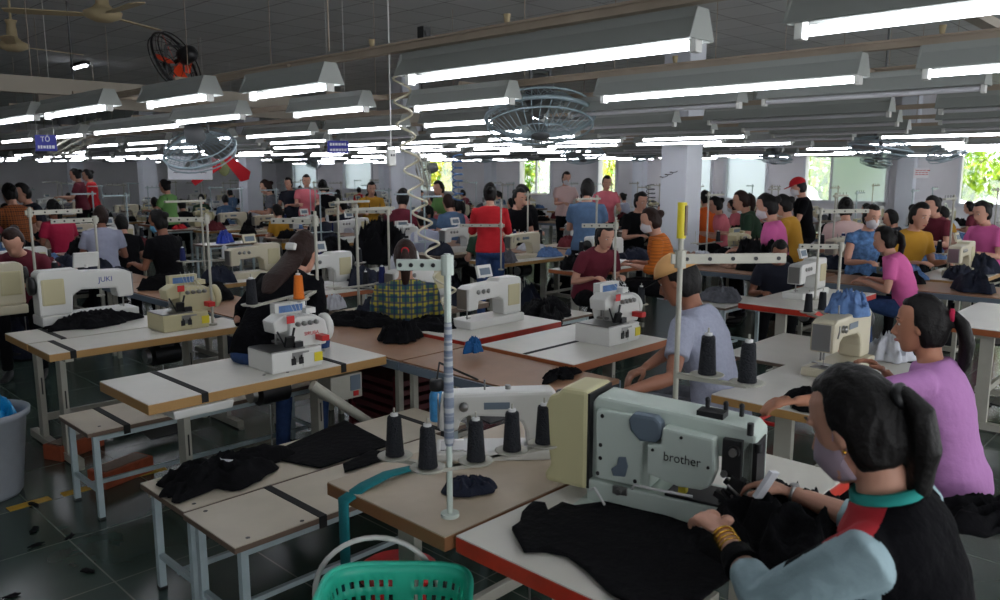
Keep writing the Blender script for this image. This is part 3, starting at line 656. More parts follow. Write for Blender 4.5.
struct(MB().box(((XW + XL) / 2, YB + .12, CZ / 2), (XW - XL, .24, CZ)).build('wall_back', M_wall))
struct(MB().box((XL - .12, (YN + YB) / 2, CZ / 2), (.24, YB - YN, CZ)).build('wall_left', M_wall))  # unseen wall, closed solid to keep the left side of the hall darker
# front side: open bays between piers
b = MB()
for k in range(9): b.box((XL + k * 3.0, YN - .12, CZ / 2), (.4, .24, CZ))
b.box(((XL + XW) / 2, YN - .12, CZ - .2), (XW - XL, .24, .4)); struct(b.build('wall_front', M_wall))
for i, (a, c) in enumerate(wins):
    fr = MB()
    for yy in (a, c): fr.box((XW + .02, yy, (SILL + HEAD) / 2), (.16, .07, HEAD - SILL + .07))
    for zz in (SILL, HEAD): fr.box((XW + .02, (a + c) / 2, zz), (.16, c - a, .07))
    m_ = (a + c) / 2 + (.35 if i == 1 else 0)
    if i in (0, 1, 5, 6): fr.box((XW + .05, m_, (SILL + HEAD) / 2), (.06, .05, HEAD - SILL))
    w_ = struct(fr.build('window_%d' % (i + 1), M_frame))
    op = {0: (a, c), 1: (m_, c), 4: (a, c), 5: (a, c), 6: (a, m_)}.get(i)
    if op:
        g = MB().box((XW + .10, sum(op) / 2, (SILL + HEAD) / 2), (.012, op[1] - op[0], HEAD - SILL)).build('window_pane', M_glass, w_)
    rest = [] if op == (a, c) else ([(a, c)] if op is None else [(a, op[0]) if op[0] > a else (op[1], c)])
    for q in rest: MB().box((XW + .07, sum(q) / 2, (SILL + HEAD) / 2), (.02, q[1] - q[0], HEAD - SILL)).build('frosted_pane', M_frost, w_)
# columns and wall piers
for i, Y in enumerate((6.1, 12.3, 18.4, 24.6, 30.8)):
    struct(MB().box((10.1, Y, CZ / 2), (.42, .42, CZ)).build('column', M_col, bevel=.012))
for i, Y in enumerate((6.06, 13.4, 19.6, 25.6)): struct(MB().box((XW - .12, Y, CZ / 2), (.24, .36, CZ)).build('wall_pier', M_col))
# yellow tape on the floor
for i, (a, c) in enumerate((((8, 510), (50, 498)), ((62, 495), (165, 468)))):
    p, q = W(*a, 0), W(*c, 0); d = (q - p); an = math.atan2(d.y, d.x)
    o = MB().box(((p.x + q.x) / 2, (p.y + q.y) / 2, .0015), (d.length, .07, .003), rz=an).build('floor_tape', M_flyel)
    tag(o, ['short worn yellow tape strip on the green floor near the bin', 'long yellow tape line on the green floor behind the bench legs'][i], 'floor tape')
# scraps on the floor
sc_lab = ['black thread scrap on green tiles, nearest the bottom left corner', 'black thread scrap on the floor midway between bin and bench', 'tiny black scrap on bare green tiles below the bench legs', 'black scrap on tiles just below the grey bin', 'black scrap of cloth under the small bench', 'small dark scrap beside the short yellow tape']
for i, (x, y) in enumerate(((12, 597), (35, 530), (88, 572), (37, 546), (70, 538), (33, 505))):
    p = W(x, y, 0); o = cloth_heap('cloth_scrap', (p.x, p.y, 0), .035, .015, .006, M_cblk, seed=i + 3, n=14, k=4, rag=.6, rz=i); tag(o, sc_lab[i], 'scrap', 'thread scraps on the floor')

# ------------------------------------------------------------------ trees outside the windows
def tree(x, y, h, r, m, seed, label):
    g = random.Random(seed); t = empty('tree', (x, y, 0))
    MB().tube([(0, 0, 0), (.05, 0, h * .3), (-.05, .05, h * .6), (0, 0, h * .85)], [.12, .10, .07, .03], 10).build('trunk', M_bark, t)
    b = MB()
    for k in range(1500):
        a, c = g.random() * 2 * pi, g.random() * 2 - 1; rr = r * (.35 + .65 * g.random()) * (1 + .3 * sin(a * 3 + seed)); q = math.sqrt(max(0, 1 - c * c))
        p = Vector((cos(a) * q * rr, sin(a) * q * rr, h * .62 + c * h * .40)); s_ = .10 + .12 * g.random()
        L = Matrix.Translation(p) @ Euler((g.random() * 6, g.random() * 6, g.random() * 6)).to_matrix().to_4x4()
        b.add([(-s_, 0, 0), (-s_ * .3, s_ * .4, .03), (s_ * .5, s_ * .35, .02), (s_, 0, -.02), (s_ * .5, -s_ * .35, .02), (-s_ * .3, -s_ * .4, .03)], [(0, 1, 2, 3, 4, 5)], 0 if g.random() < .75 else 1, False, L)
    b.build('foliage', [m, M_leafd], t); tag(t, label, 'tree', 'trees outside the windows')
tree(23.6, 3.0, 3.6, 1.5, M_leafy, 1, 'yellow green sunlit tree behind the window at the right edge')
tree(27.2, 6.2, 4.6, 1.6, M_leaf, 2, 'taller bright green tree further out behind the right edge window')
tree(24.2, 8.9, 3.8, 1.2, M_leaf, 3, 'green leafy tree outside the window behind the red cap')
tree(23.4, 17.0, 3.9, 1.0, M_leafy, 5, 'pale yellow tree seen in the bright window left of centre fan')
tree(23.4, 20.4, 3.8, 1.1, M_leaf, 6, 'green tree in the window left of the middle fan')
tree(23.6, 25.6, 3.8, 1.1, M_leafy, 7, 'yellow green tree in the window behind the round cage fan')
struct(MB().box((27, 14, -.3), (14, 50, .1)).build('ground_outside', mat('outside ground', (150, 150, 110), .9)))

# ------------------------------------------------------------------ tube lights in hanging rows
LON, LOFF = lamp_proto(True), lamp_proto(False)
def put_lamp(x, y0, y1, z=2.285, lit=True, row='near', base=None):
    L = abs(y1 - y0); o = copy_tree(LON if lit else LOFF, (x, (y0 + y1) / 2, z), 0, (1, L / 1.27, 1))
    if not inframe(o.location, 250): drop_tree(o); return
    rx = min([1.98, 3.2, 4.0] + xs, key=lambda v: abs(v - x))
    if abs(rx - x) > .03 or z != 2.285:
        MB().box(((rx - x) / 2, 0, .025), (abs(rx - x) + .02, .03, .022)).build('side_bracket', M_rail, o)
    auto(o, base or ('white tube light with grey reflector, lit' if lit else 'grey reflector with a dark unlit tube'), 'light', 'tube lights in the %s row' % row); return o
xs = [5.2, 6.3, 7.5, 8.7, 9.7, 11.0, 12.3, 13.6, 14.9, 16.2, 17.5, 18.8]
row1 = [(-.35, .91, 2.03), (1.18, 2.45, 2.03), (2.85, 3.5, 1.95), (3.65, 4.35, 1.82), (4.62, 5.68, 1.72), (5.8, 6.9, 1.70), (7.3, 8.5, 1.8), (8.8, 10, 1.8)]
for a, c, x in row1: put_lamp(x, a, c, row='nearest', base='lit tube light with grey reflector in the nearest row')
for a, c, x, l in [(-.3, .95, 3.2, 1), (1.16, 2.39, 3.2, 1), (2.75, 3.5, 2.95, 1), (3.68, 4.42, 2.75, 1), (4.75, 5.7, 2.58, 1), (6.0, 7.8, 2.75, 1), (8.2, 9.4, 2.8, 1), (9.7, 10.9, 2.8, 1), (11.2, 12.4, 2.8, 1)]:
    put_lamp(x, a, c, lit=bool(l), row='second', base='lit tube light with grey reflector in the second row')
for a, c, x, l in [(-.5, .75, 3.9, 0), (.9, 1.9, 3.9, 0), (2.04, 3.2, 3.95, 0), (3.5, 4.7, 4.05, 1), (4.97, 6.02, 4.08, 1), (6.3, 7.5, 4.1, 1), (7.8, 9.0, 4.1, 1), (9.3, 10.5, 4.1, 1), (10.8, 12, 4.1, 1)]:
    put_lamp(x, a, c, lit=bool(l), row='third', base=('lit' if l else 'unlit') + ' tube light with grey reflector in the third row')
xs = [5.2, 6.3, 7.5, 8.7, 9.7, 11.0, 12.3, 13.6, 14.9, 16.2, 17.5, 18.8]
for i, x in enumerate(xs):
    y = .2 + (i % 3) * .3
    while y < 30:
        if not (x == 9.7 and any(abs(y + .62 - c) < .9 for c in (6.1, 12.3, 18.4, 24.6))):
            lit = not (i in (0, 1) and y < 4.5) and rnd.random() > (.3 if x < 10 else .45)
            put_lamp(x, y, y + 1.24, 2.285, lit, ORD[i + 3], ('lit' if lit else 'unlit') + ' tube light in the ' + ORD[i + 3] + ' hanging row')
        y += 1.5 if x < 9 else 1.9
    
drop_tree(LON); drop_tree(LOFF)
# continuous hanging rails above the rows, with drop rods
for i, x in enumerate([1.98, 3.2, 4.0] + xs):
    b = MB().box((x, 14, 2.312), (.04, 32, .024)).box((x, 14, 2.327), (.06, 32, .008))
    for k in range(0, 9): b.cyl((x, -1 + k * 3.9, 2.35), (x, -1 + k * 3.9, CZ), .003, n=5)
    o = b.build('hanging_rail', M_rail); tag(o, 'long dusty rail carrying the ' + ORD[i] + ' row of tube lights counted from the camera', 'rail')
# pvc trunking crossing the rows
o = MB().box((2.6, 6.1, 2.43), (3.4, .09, .11)).build('cable_trunking', M_trunk, bevel=.004); tag(o, 'long beige cable duct crossing the light rows at upper left', 'cable duct')
o = MB().box((3.95, 6.62, 2.40), (4.0, .07, .13)).build('cable_trunking', M_trunk, bevel=.004); tag(o, 'beige cable duct with a cut end left of the coiled hose', 'cable duct')
o = MB().box((5.2, 1.0, 2.52), (3.0, .06, .04)).build('cable_trunking', M_trunk); tag(o, 'short pale cable duct under the ceiling at upper right', 'cable duct')
# ------------------------------------------------------------------ near work stations (world layout: lines run along Y)
def table_at(name, X0, X1, Y0, Y1, label, cat='table', group=None, **kw):
    t = empty(name, ((X0 + X1) / 2, (Y0 + Y1) / 2, 0)); hx, hy = (X1 - X0) / 2, (Y1 - Y0) / 2
    table_parts(t, -hx, hx, -hy, hy, **kw); tag(t, label, cat, group); return t
G_T = 'sewing machine tables'
table_at('machine_table', 1.53, 2.86, .98, 1.66, 'white machine table with red taped edge in the front right foreground', group=G_T, edge=M_rededge, top=M_lam, thick=.05)
table_at('machine_table', 1.50, 2.78, 1.675, 2.30, 'worn beige machine table with brown wood edge behind the red edged one', group=G_T, edge=M_wood3, top=M_lam2, thick=.045, holes=[(.25, -.2), (.32, -.05), (.2, .02), (.42, .1)])
table_at('side_bench', 1.27, 2.62, 2.56, 2.985, 'cream bench with one black strap in front of the garment', 'bench', 'low cream benches', z=.5, legs='4', top=M_bench, edge=M_ed3, lm=M_legw, strap=(-.30,), thick=.022, holes=[(-.6, -.17), (-.6, .17), (-.38, -.19)])
table_at('side_bench', 1.28, 2.85, 3.0, 3.43, 'cream bench carrying the crumpled black garment and black panel', 'bench', 'low cream benches', z=.5, legs='4', top=M_bench, edge=M_ed3, lm=M_legw, strap=(.62,), thick=.022, holes=[(-.72, -.17), (-.72, .17)])
table_at('side_bench', 1.36, 2.86, 4.30, 4.75, 'narrow cream bench with black strap behind the overlock table', 'bench', 'low cream benches', z=.5, legs='4', top=M_bench, edge=M_ed3, lm=M_legw, strap=(-.55,), thick=.022, holes=[(-.66, -.14)])
T2 = table_at('machine_table', 1.45, 2.87, 3.71, 4.33, 'white machine table with tan edge under the red lettered overlock', group=G_T, edge=M_wood, strap=(-.43, .40), thick=.05, leg_in=.30, holes=[(-.04, -.2), (.08, -.24)])
table_at('machine_table', 1.47, 2.80, 5.20, 5.62, 'white machine table with black cloth and beige overlock at left', group=G_T, edge=M_wood, strap=(-.53,), thick=.045)
table_at('machine_table', 1.47, 2.75, 5.64, 6.12, 'white machine table behind the black cloth, with a long machine near', group=G_T, edge=M_wood, strap=(-.42,), motor=False, thick=.045)
table_at('machine_table', 3.47, 4.46, 2.75, 3.52, 'white machine table with orange wood edge and black strap, left of cap man', group=G_T, edge=M_wood2, thick=.05)
MB().box((0, 0, TH + .0015 - 0), (.98, .03, .003)).build('strap', M_strap, bpy.data.objects['machine_table.005'])
table_at('machine_table', 3.47, 4.46, 3.66, 4.33, 'white machine table with red edge tape in the middle distance', group=G_T, edge=M_rededge, thick=.05)
table_at('machine_table', 3.47, 4.85, 1.22, 1.88, 'white machine table in front of the woman in lilac', group=G_T, edge=M_wood, thick=.04)
table_at('machine_table', 6.15, 7.5, 2.46, 3.12, 'white topped table with bright red edge in the right middle', group=G_T, edge=M_rededge, thick=.045)
table_at('machine_table', 6.28, 7.6, .98, 1.66, 'white table with orange edge at the right image edge', group=G_T, edge=M_wood2, thick=.045)
table_at('side_bench', 4.95, 5.95, 2.15, 2.62, 'white side table between cap man and red edged table', 'bench', 'low cream benches', z=.6, legs='4', top=M_lam, edge=M_ed3, lm=M_red, thick=.022)
# central strips of line one and two
def strip(X0, X1, Y0, Y1, label, m=None, z=.74):
    t = empty('line_table', ((X0 + X1) / 2, (Y0 + Y1) / 2, 0)); hx, hy = (X1 - X0) / 2, (Y1 - Y0) / 2
    MB().box((0, 0, z - .012), (2 * hx, 2 * hy, .024)).build('tabletop', m or M_brown, t, bevel=.002)
    MB().box((-hx - .008, 0, z - .035), (.016, 2 * hy, .05)).box((hx + .008, 0, z - .035), (.016, 2 * hy, .05)).build('side_rail', M_gblue, t)
    k = max(2, int(hy * 2 / 1.2) + 1)
    for i in range(k):
        y = -hy + .06 + (2 * hy - .12) * i / (k - 1)
        MB().box((-hx + .04, y, (z - .03) / 2), (.035, .035, z - .03)).box((hx - .04, y, (z - .03) / 2), (.035, .035, z - .03)).box((0, y, .2), (2 * hx - .08, .03, .03)).build('leg', M_leg, t)
    tag(t, label, 'table', 'long line tables'); return t
strip(2.90, 3.45, 2.42, 3.60, 'brown topped line table ending behind the foreground machine')
strip(2.90, 3.45, 3.62, 5.05, 'brown line table heaped with black garments beside plaid shirt')
strip(2.90, 3.45, 5.07, 8.2, 'brown line table at left behind the black jacket')
strip(2.90, 3.45, 8.22, 13.0, 'far brown line table at left behind the black T-shirt')
strip(8.10, 8.85, .6, 3.3, 'tan line table in front of the woman in pink')
strip(8.10, 8.85, 3.35, 8.3, 'long tan line table left of the woman in pink')
strip(8.10, 8.85, 8.35, 16.0, 'distant tan line table in the middle of the hall')
strip(13.4, 14.1, 1.5, 9.0, 'distant tan line table near the windows at right')
strip(13.4, 14.1, 9.1, 18.0, 'distant tan line table near the windows at centre')
# ---- machines on the near tables
def put(o, x, y, rz=0, z=TH, label=None, cat='sewing machine', group='sewing machines in the near rows', sc=None):
    o.location = (x, y, z); o.rotation_euler = (0, 0, rz)
    if sc: o.scale = (sc, sc, sc)
    tag(o, label, cat, group); return o
G_O = 'overlock machines in the near rows'
put(overlock(), 2.36, 3.93, 0, label='white overlock machine with red lettering and yellow sticker', group=G_O, cat='overlock machine', sc=1.05)
put(overlock(enamel=M_beige, brand='', detail=True), 2.44, 5.48, 0, label='beige overlock machine with silver plate on the left table', group=G_O, cat='overlock machine', sc=1.08)
put(overlock(enamel=M_white, brand=''), 4.20, 3.03, 0, label='white overlock with cream base left of the cap man', group=G_O, cat='overlock machine', sc=1.1)
JM = computer_machine(); text('JUKI', .045, TM((-.10, .0635, .25), pi), M_sbl, JM); put(JM, 2.05, 6.25, pi, label='large white machine with blue lettering at left, black cloth in front', sc=1.2)
put(computer_machine(enamel=M_cream), 1.5, 7.0, 0, label='beige machine at the left edge beside the crumpled maroon cloth', sc=1.2)
put(computer_machine(enamel=M_white), 4.02, 3.98, 0, label='white machine with beige motor cover on the red edged middle table', sc=1.0)
put(lockstitch(enamel=M_cream), 4.42, 1.62, 0, label='cream machine draped with light blue denim before the lilac T-shirt', sc=1.1)
put(computer_machine(enamel=M_white), 6.9, 2.86, 0, label='white machine standing on the red edged table at right', sc=1.0)
put(lockstitch(enamel=M_white), 2.12, 2.06, -.75, label='small white machine behind the row of black thread cones', sc=.9)
M_dblue = mat('strong blue cloth', (20, 84, 140), .9, bump=.5)
# garments and panels
def heap(x, y, rx, ry, h, m, label, z=TH, rz=0, seed=0, cat='garment', group='loose garments', rag=.25, fold=.6, px=True, n=60, k=18, name='garment'):
    p = W(x, y, z) if px else Vector((x, y, z))
    o = cloth_heap(name, (p.x, p.y, z), rx, ry, h, m, seed, rz, rag=rag, fold=fold, n=n, k=k)
    if label: tag(o, label, cat, group)
    return o
g1 = heap(222, 478, .30, .15, .09, M_cblk, 'crumpled black garment with white tag on the cream benches', z=.503, rz=.15, seed=2, rag=.4, fold=.7)
MB().box((0.02, -.02, .085), (.055, .045, .003), rx=.3, ry=.2).build('paper_tag', M_tag, g1)
q = [W(263, 458, .5), W(345, 422, .5), W(392, 446, .5), W(320, 470, .5)]
tag(cloth_sheet('fabric_panel', [(p.x, p.y) for p in q], .503, M_cblk, seed=3, amp=.003), 'flat square black fabric panel on the far cream bench', 'fabric', 'black fabric panels')
q = [W(343, 466, .5), W(372, 452, .5), W(405, 455, .5), W(345, 474, .5)]
tag(cloth_sheet('fabric_panel', [(p.x, p.y) for p in q], .503, M_cblk, seed=5, amp=.003), 'small black fabric panel poking out beside the brown edged table', 'fabric', 'black fabric panels')
g2 = heap(92, 325, .30, .15, .10, M_cblk, 'crumpled black cloth with white tag on the left white table', rz=.05, seed=8, rag=.35)
MB().box((-.03, -.135, .02), (.07, .05, .003), rx=.5, rz=.3).build('paper_tag', M_tag, g2)
# black trousers laid on the front table
px = [(512, 533), (520, 527), (522, 518), (533, 508), (545, 509), (548, 516), (562, 507), (575, 511), (605, 508), (640, 512), (690, 530), (716, 540), (760, 560), (760, 640), (650, 622), (612, 600), (590, 578), (567, 560), (545, 554), (524, 556)]
q = [W(a, c, TH) for a, c in px]
tag(cloth_sheet('garment', [(p.x, max(p.y, .92)) for p in q], TH + .003, M_cblk, seed=9, amp=.007, thick=.012), 'black garment panel spread flat on the front white table', 'garment', 'loose garments')
heap(2.14, .88, .26, .22, .17, M_cblk, 'black garment bunched at the needle of the foreground machine', px=False, seed=4, rag=.2, z=TH + .01)
heap(360, 324, .17, .30, .09, M_cblk, 'black garments piled on the brown line table, left heap', z=.742, rz=.5, seed=6, rag=.3)
heap(432, 330, .16, .22, .10, M_cblk, 'black garment in a clear bag on the brown line table', z=.742, rz=.8, seed=7, rag=.3)
heap(402, 340, .12, .12, .11, M_cblk, 'small rumpled black heap before the plaid shirt', z=.742, rz=.2, seed=11, rag=.5, fold=.8)
heap(474, 352, .06, .045, .09, M_tealcloth if 0 else M_dblue, 'blue cloth bunch on the brown line table beside the wrapped pole', z=.78, seed=12, rag=.6)
heap(560, 378, .13, .06, .05, M_cblk, 'black cloth tucked behind the foreground machine housing', z=.742, seed=13, rag=.7)
# denim on the lilac woman's machine
heap(4.5, 1.62, .15, .10, .14, M_cblue, 'light blue denim piece over the cream machine arm', px=False, z=TH + .30, seed=14, rag=.3)
heap(4.9, 1.50, .15, .12, .16, M_cwhite, 'white and lilac cloth heap beside the cream machine', px=False, z=TH, seed=15, rag=.4)
heap(3.6, 1.35, .13, .20, .10, M_cblk, 'black garment under the lilac woman’s hand', px=False, z=TH, seed=16, rag=.4)
# ---- foreground bartack machine: long axis along Y, head towards the operator
t = empty('bartack_machine', (2.20, 1.06, TH), R(12)); t.scale = (.94, .82, .90); tag(t, 'large pale green foreground sewing machine with olive rear housing', 'sewing machine', 'sewing machines in the near rows')
b = MB().box((0, .33, .045), (.20, .56, .09)); b.build('bed', M_green, t, bevel=.01)
MB().box((0, .30, .006), (.34, .66, .012)).build('base_tray', M_green, t, bevel=.003)
MB().box((-.02, .13, .094), (.15, .30, .010)).box((-.02, .02, .10), (.10, .12, .012)).build('bed_plate', M_dsteel, t, bevel=.002)
# column + arm silhouette seen from -X (y to the back)
pts = [(.60, .09), (.60, .38), (.58, .405), (.10, .385), (-.02, .375), (-.05, .35), (-.05, .14), (.0, .14), (.02, .26), (.30, .26), (.34, .23), (.35, .09)]
MB().prism([(y_, z_) for y_, z_ in pts], -.075, .075, 'x').build('arm', M_green, t, bevel=.012)
MB().prism([(.38, .10), (.57, .10), (.58, .35), (.56, .365), (.39, .36), (.37, .34)], -.098, -.070, 'x').build('side_cover', M_green, t, bevel=.01)
MB().prism([(.10, .165), (.13, .15), (.22, .145), (.34, .17), (.345, .275), (.29, .285), (.285, .345), (.09, .335), (.08, .22)], -.125, -.070, 'x').build('brand_cover', M_green, t, bevel=.008)
text('brother', .046, TM((-.1262, .205, .245), -pi / 2), M_dsteel, t, 'brand_lettering')
MB().prism([(.315, .28), (.29, .31), (.295, .355), (.32, .375), (.41, .375), (.43, .35), (.42, .31), (.38, .275)], -.115, -.07, 'x').build('belt_cover', M_gblue, t, bevel=.012)
MB().prism([(.44, .13), (.49, .125), (.50, .15), (.475, .17), (.47, .20), (.44, .205), (.43, .17)], -.106, -.096, 'x').build('oil_window', M_gblue, t, bevel=.004)
MB().prism([(.605, .05), (.79, .05), (.80, .08), (.77, .12), (.78, .17), (.80, .22), (.80, .34), (.78, .385), (.74, .40), (.72, .425), (.605, .425)], -.11, .09, 'x').build('motor_housing', M_olive, t, bevel=.018)
MB().box((-.01, .603, .235), (.185, .012, .36)).build('gasket', M_black, t)
b = MB()
for y_, z_ in ((.395, .345), (.40, .12), (.545, .34), (.55, .23), (.55, .18), (.56, .12)): b.cyl((-.100, y_, z_), (-.092, y_, z_), .008, n=10)
for y_, z_ in ((.32, .26), (.21, .322), (.105, .235)): b.cyl((-.128, y_, z_), (-.120, y_, z_), .006, n=10)
b.build('screw', M_black, t)
b = MB().box((-.02, -.03, .25), (.11, .05, .16)).cyl((-.03, -.03, .20), (-.03, -.03, .12), .008).cyl((-.055, -.03, .24), (-.055, -.03, .11), .005, n=8).box((-.03, -.02, .118), (.07, .09, .016)).box((-.06, .01, .15), (.016, .12, .02), rx=.5)
b.cyl((-.08, -.02, .19), (-.08, .05, .13), .007).cyl((-.07, -.055, .30), (-.07, -.055, .33), .014).cyl((-.09, .02, .14), (-.10, -.06, .11), .006); b.build('needle_assembly', M_dsteel, t, bevel=.002)
b = MB().box((-.085, .03, .27), (.03, .07, .13)).box((-.09, .01, .18), (.04, .05, .06), rx=.3).cyl((-.10, .06, .16), (-.10, .0, .10), .009).cyl((-.09, -.03, .36), (-.09, -.03, .40), .012).box((-.08, .05, .12), (.03, .09, .02), rx=.4).cyl((-.115, .02, .30), (-.09, .02, .30), .022, n=12).build('linkage', M_black, t, bevel=.002)
MB().cyl((-.125, .02, .30), (-.115, .02, .30), .014).cyl((-.105, -.02, .14), (-.13, .03, .19), .005).box((-.11, -.01, .115), (.02, .05, .008)).cyl((-.11, .05, .22), (-.12, .05, .22), .012).build('chrome_parts', M_steel, t)
b = MB()
for k, (y_, z_) in enumerate(((.03, .39), (.09, .39), (.16, .395))): b.cyl((0, y_, z_), (0, y_, z_ + .03), .009, n=8).ball((0, y_, z_ + .035), .011, 8, 6)
b.box((-.03, .13, .395), (.06, .10, .02)).build('thread_guide', M_dsteel, t)
MB().tube([(-.12, .40, .10), (-.15, .38, .13), (-.15, .30, .13), (-.12, .16, .12)], .005, 6).tube([(-.12, .58, .06), (-.16, .54, .09), (-.15, .50, .03)], .005, 6).build('air_hose', M_coneW, t)
MB().box((-.102, .46, .075), (.012, .06, .03)).cyl((-.11, .46, .075), (-.125, .46, .075), .012, n=10).build('clamp_lever', M_steel, t, bevel=.002)
MB().box((-.06, .22, .115), (.03, .03, .03)).build('oil_cup', M_yel, t, bevel=.004)
# thread stands
def stand(px_, base, h, barz=None, spots=(), label=None, bar=.42, bdir=(0, 1), plate_z=None, yellow=False, flat=False, cm=None, grp='thread stands by the near machines', z0=TH, m=None, cl=None):
    t = empty('thread_stand', (base[0], base[1], z0)); m = m or M_leg
    b = MB().cyl((0, 0, 0), (0, 0, h), .0095, n=10).cyl((0, 0, 0), (0, 0, .012), .03)
    if flat: b.box((0, 0, h * .80), (.018, .012, h * .40))
    b.build('pole', m, t, )
    d = Vector((bdir[0], bdir[1], 0)).normalized(); an = math.atan2(d.y, d.x); bz = (barz or h - .03)
    b = MB().box((d.x * bar * .42, d.y * bar * .42, bz), (bar, .012, .034), rz=an).cyl((0, 0, bz - .03), (0, 0, bz + .03), .02, n=8)
    b.build('guide_bar', m, t, bevel=.002)
    b = MB()
    for k in range(5): q = d * (bar * (.05 + .2 * k)); b.cyl((q.x - d.y * .01, q.y + d.x * .01, bz), (q.x + d.y * .01, q.y - d.x * .01, bz), .007, n=8)
    b.build('thread_eyelet', M_dsteel, t)
    if flat: MB().lathe([(.011, h * .28), (.016, h * .30), (.017, h * .45), (.014, h * .62), (.012, h * .74), (.010, h * .75)], n=12).build('cloth_wrap', plaid_mat('striped wrap', (170, 174, 180), (96, 108, 130), (96, 108, 130), 6, True), t)
    if yellow: MB().cyl((0, 0, h - .11), (0, 0, h + .01), .016, n=10).box((0, -.012, h - .05), (.012, .014, .10), mi=1).build('yellow_grip', [M_yel, M_ed3], t)
    pb = MB()
    for (sx, sy, sz) in spots:
        lx, ly, lz = sx - base[0], sy - base[1], sz - z0
        pb.lathe([(0, -.002), (.052, -.002), (.058, .004), (.052, .005), (0, .0)], (lx, ly, lz - .004), 20).box((lx / 2, ly / 2, lz - .014), (math.hypot(lx, ly), .02, .012), rz=math.atan2(ly, lx)).cyl((lx, ly, lz), (lx, ly, lz + .16), .0035, n=6)
    if spots: pb.build('spool_tray', M_leg, t)
    tag(t, label, 'thread stand', grp)
    for i, p in enumerate(spots): cone((p[0], p[1], p[2] + .002), cm, label=(cl[i] if cl else None), group='thread cones on stands', base='black thread cone on a near thread stand')
    return t
zt = .935
sp_ = [W(395, 455, zt), W(428, 467, zt), W(476, 460, zt), W(512, 450, zt), W(544, 443, zt)]
stand(None, W(450, 516, TH), .845, .81, sp_, 'cloth wrapped green grey thread stand pole in the centre foreground', bar=.17, bdir=(-.5, .6), flat=True, m=M_green,
      cl=['black thread cone, leftmost of the five foreground cones', 'black thread cone just left of the wrapped foreground pole', 'black thread cone just right of the wrapped foreground pole', 'black thread cone in front of the small white machine', 'black thread cone beside the olive machine housing'])
pb = PD(677, 352, 2.72)
stand(None, (pb.x, min(pb.y, 1.62)), .98, .80, [PD(707, 374, 2.68), PD(747, 382, 2.6)], 'white thread stand pole with yellow grip in front of the cap man', bar=.40, bdir=(.75, -.66), yellow=True,
      cl=['black thread cone standing before the grey shirt', 'black thread cone right of the cone before the grey shirt'])
stand(None, W(320, 352, TH), .86, .80, [W(252, 304, 1.16), W(299, 299, 1.16)], 'white thread stand with slotted bar beside the overlock and orange cone', bar=.30, bdir=(-.6, .8))
bpy.data.objects.remove(AUTO['thread cones on stands'].pop()[0]) if 'thread cones on stands' in AUTO else None
pz_ = W(299, 299, 1.16); cone((pz_.x, pz_.y, 1.162), M_coneO, label='bright orange thread cone above the overlock machine', group='thread cones on stands')
stand(None, W(40, 322, TH), .84, .80, [W(56, 279, 1.0), W(82, 278, 1.0)], 'cream thread stand pole at left in front of the white long arm machine', bar=.40, bdir=(.9, .1))
stand(None, W(101, 296, .9), .62, None, [], 'thin cream thread stand pole beside the red shirt at left', bar=.34, bdir=(-.9, -.05), z0=.9)
stand(None, W(213, 325, TH), .80, .76, [], 'cream thread stand with yellow band left of the black jacket', bar=.28, bdir=(-.75, .5))
stand(None, W(835, 335, .76), 1.38, 1.36, [W(808, 312, .86), W(822, 310, .86)], 'pale thread stand pole in front of the red edged right table', bar=.3, bdir=(-.6, .7), z0=0)
stand(None, W(815, 300, TH), .78, .76, [], 'white thread stand with two poles before the navy shirt', bar=.5, bdir=(.8, -.55))
stand(None, W(614, 306, TH), 1.48, 1.42, [W(624, 302, .85), W(641, 304, .85)], 'white thread stand between the red top and the orange shirt', bar=.30, bdir=(-.6, .7), z0=0)
stand(None, W(501, 270, TH), .80, .5, [], 'thin white thread stand pole in front of the red shirt', bar=.5, bdir=(-.6, .7))
stand(None, W(390, 300, TH), 1.56, 1.52, [W(366, 287, .85), W(380, 286, .85)], 'thin white thread stand left of the plaid shirt', bar=.4, bdir=(-.6, .7), z0=0)
# ---- control box, motor strut, floor things under the overlock table
t = empty('control_box', (2.62, 3.84, .60)); tag(t, 'grey motor control box with red switch under the overlock table', 'control box')
MB().box((0, 0, 0), (.22, .14, .15)).build('case', M_leg, t, bevel=.006); MB().box((.06, -.072, .02), (.07, .006, .09)).build('panel', M_gblue, t); MB().box((.06, -.076, -.045), (.035, .008, .03)).build('switch', M_red, t, bevel=.002)
t = empty('drawer_tray', (1.72, 3.80, .68)); tag(t, 'white plastic tray hung under the left end of the overlock table', 'tray')
MB().box((0, 0, 0), (.30, .20, .045), taper=1.06).build('tray', M_white, t, bevel=.008)
MB().box((0, 0, .024), (.26, .16, .006)).build('inner', M_cgrey, t)
p, q = W(312, 385, .70), W(372, 424, .42)
o = MB().cyl(p, q, .03, .026).build('exhaust_pipe', M_leg); tag(o, 'fat cream pipe slanting down from the overlock table', 'pipe')
# blue bottle in black holder
p = W(437, 426, .55); t = empty('water_bottle', (p.x, p.y, .58)); tag(t, 'light blue drinking bottle with dark cap hung below the brown strip', 'bottle')
MB().lathe([(0, 0), (.034, 0), (.037, .01), (.037, .13), (.033, .15), (.024, .165), (0, .165)]).build('body', mat('bottle blue', (70, 150, 210), .3, var=.2, scale=40), t); MB().lathe([(.026, .16), (.036, .165), (.036, .21), (.03, .22), (0, .22)]).build('cap', M_black, t); MB().tube([(0, 0, .20), (.03, .01, .30), (p.x * 0 + 2.91 - p.x, 0, .74 - .58)], .006, 6).build('hanging_loop', M_black, t)
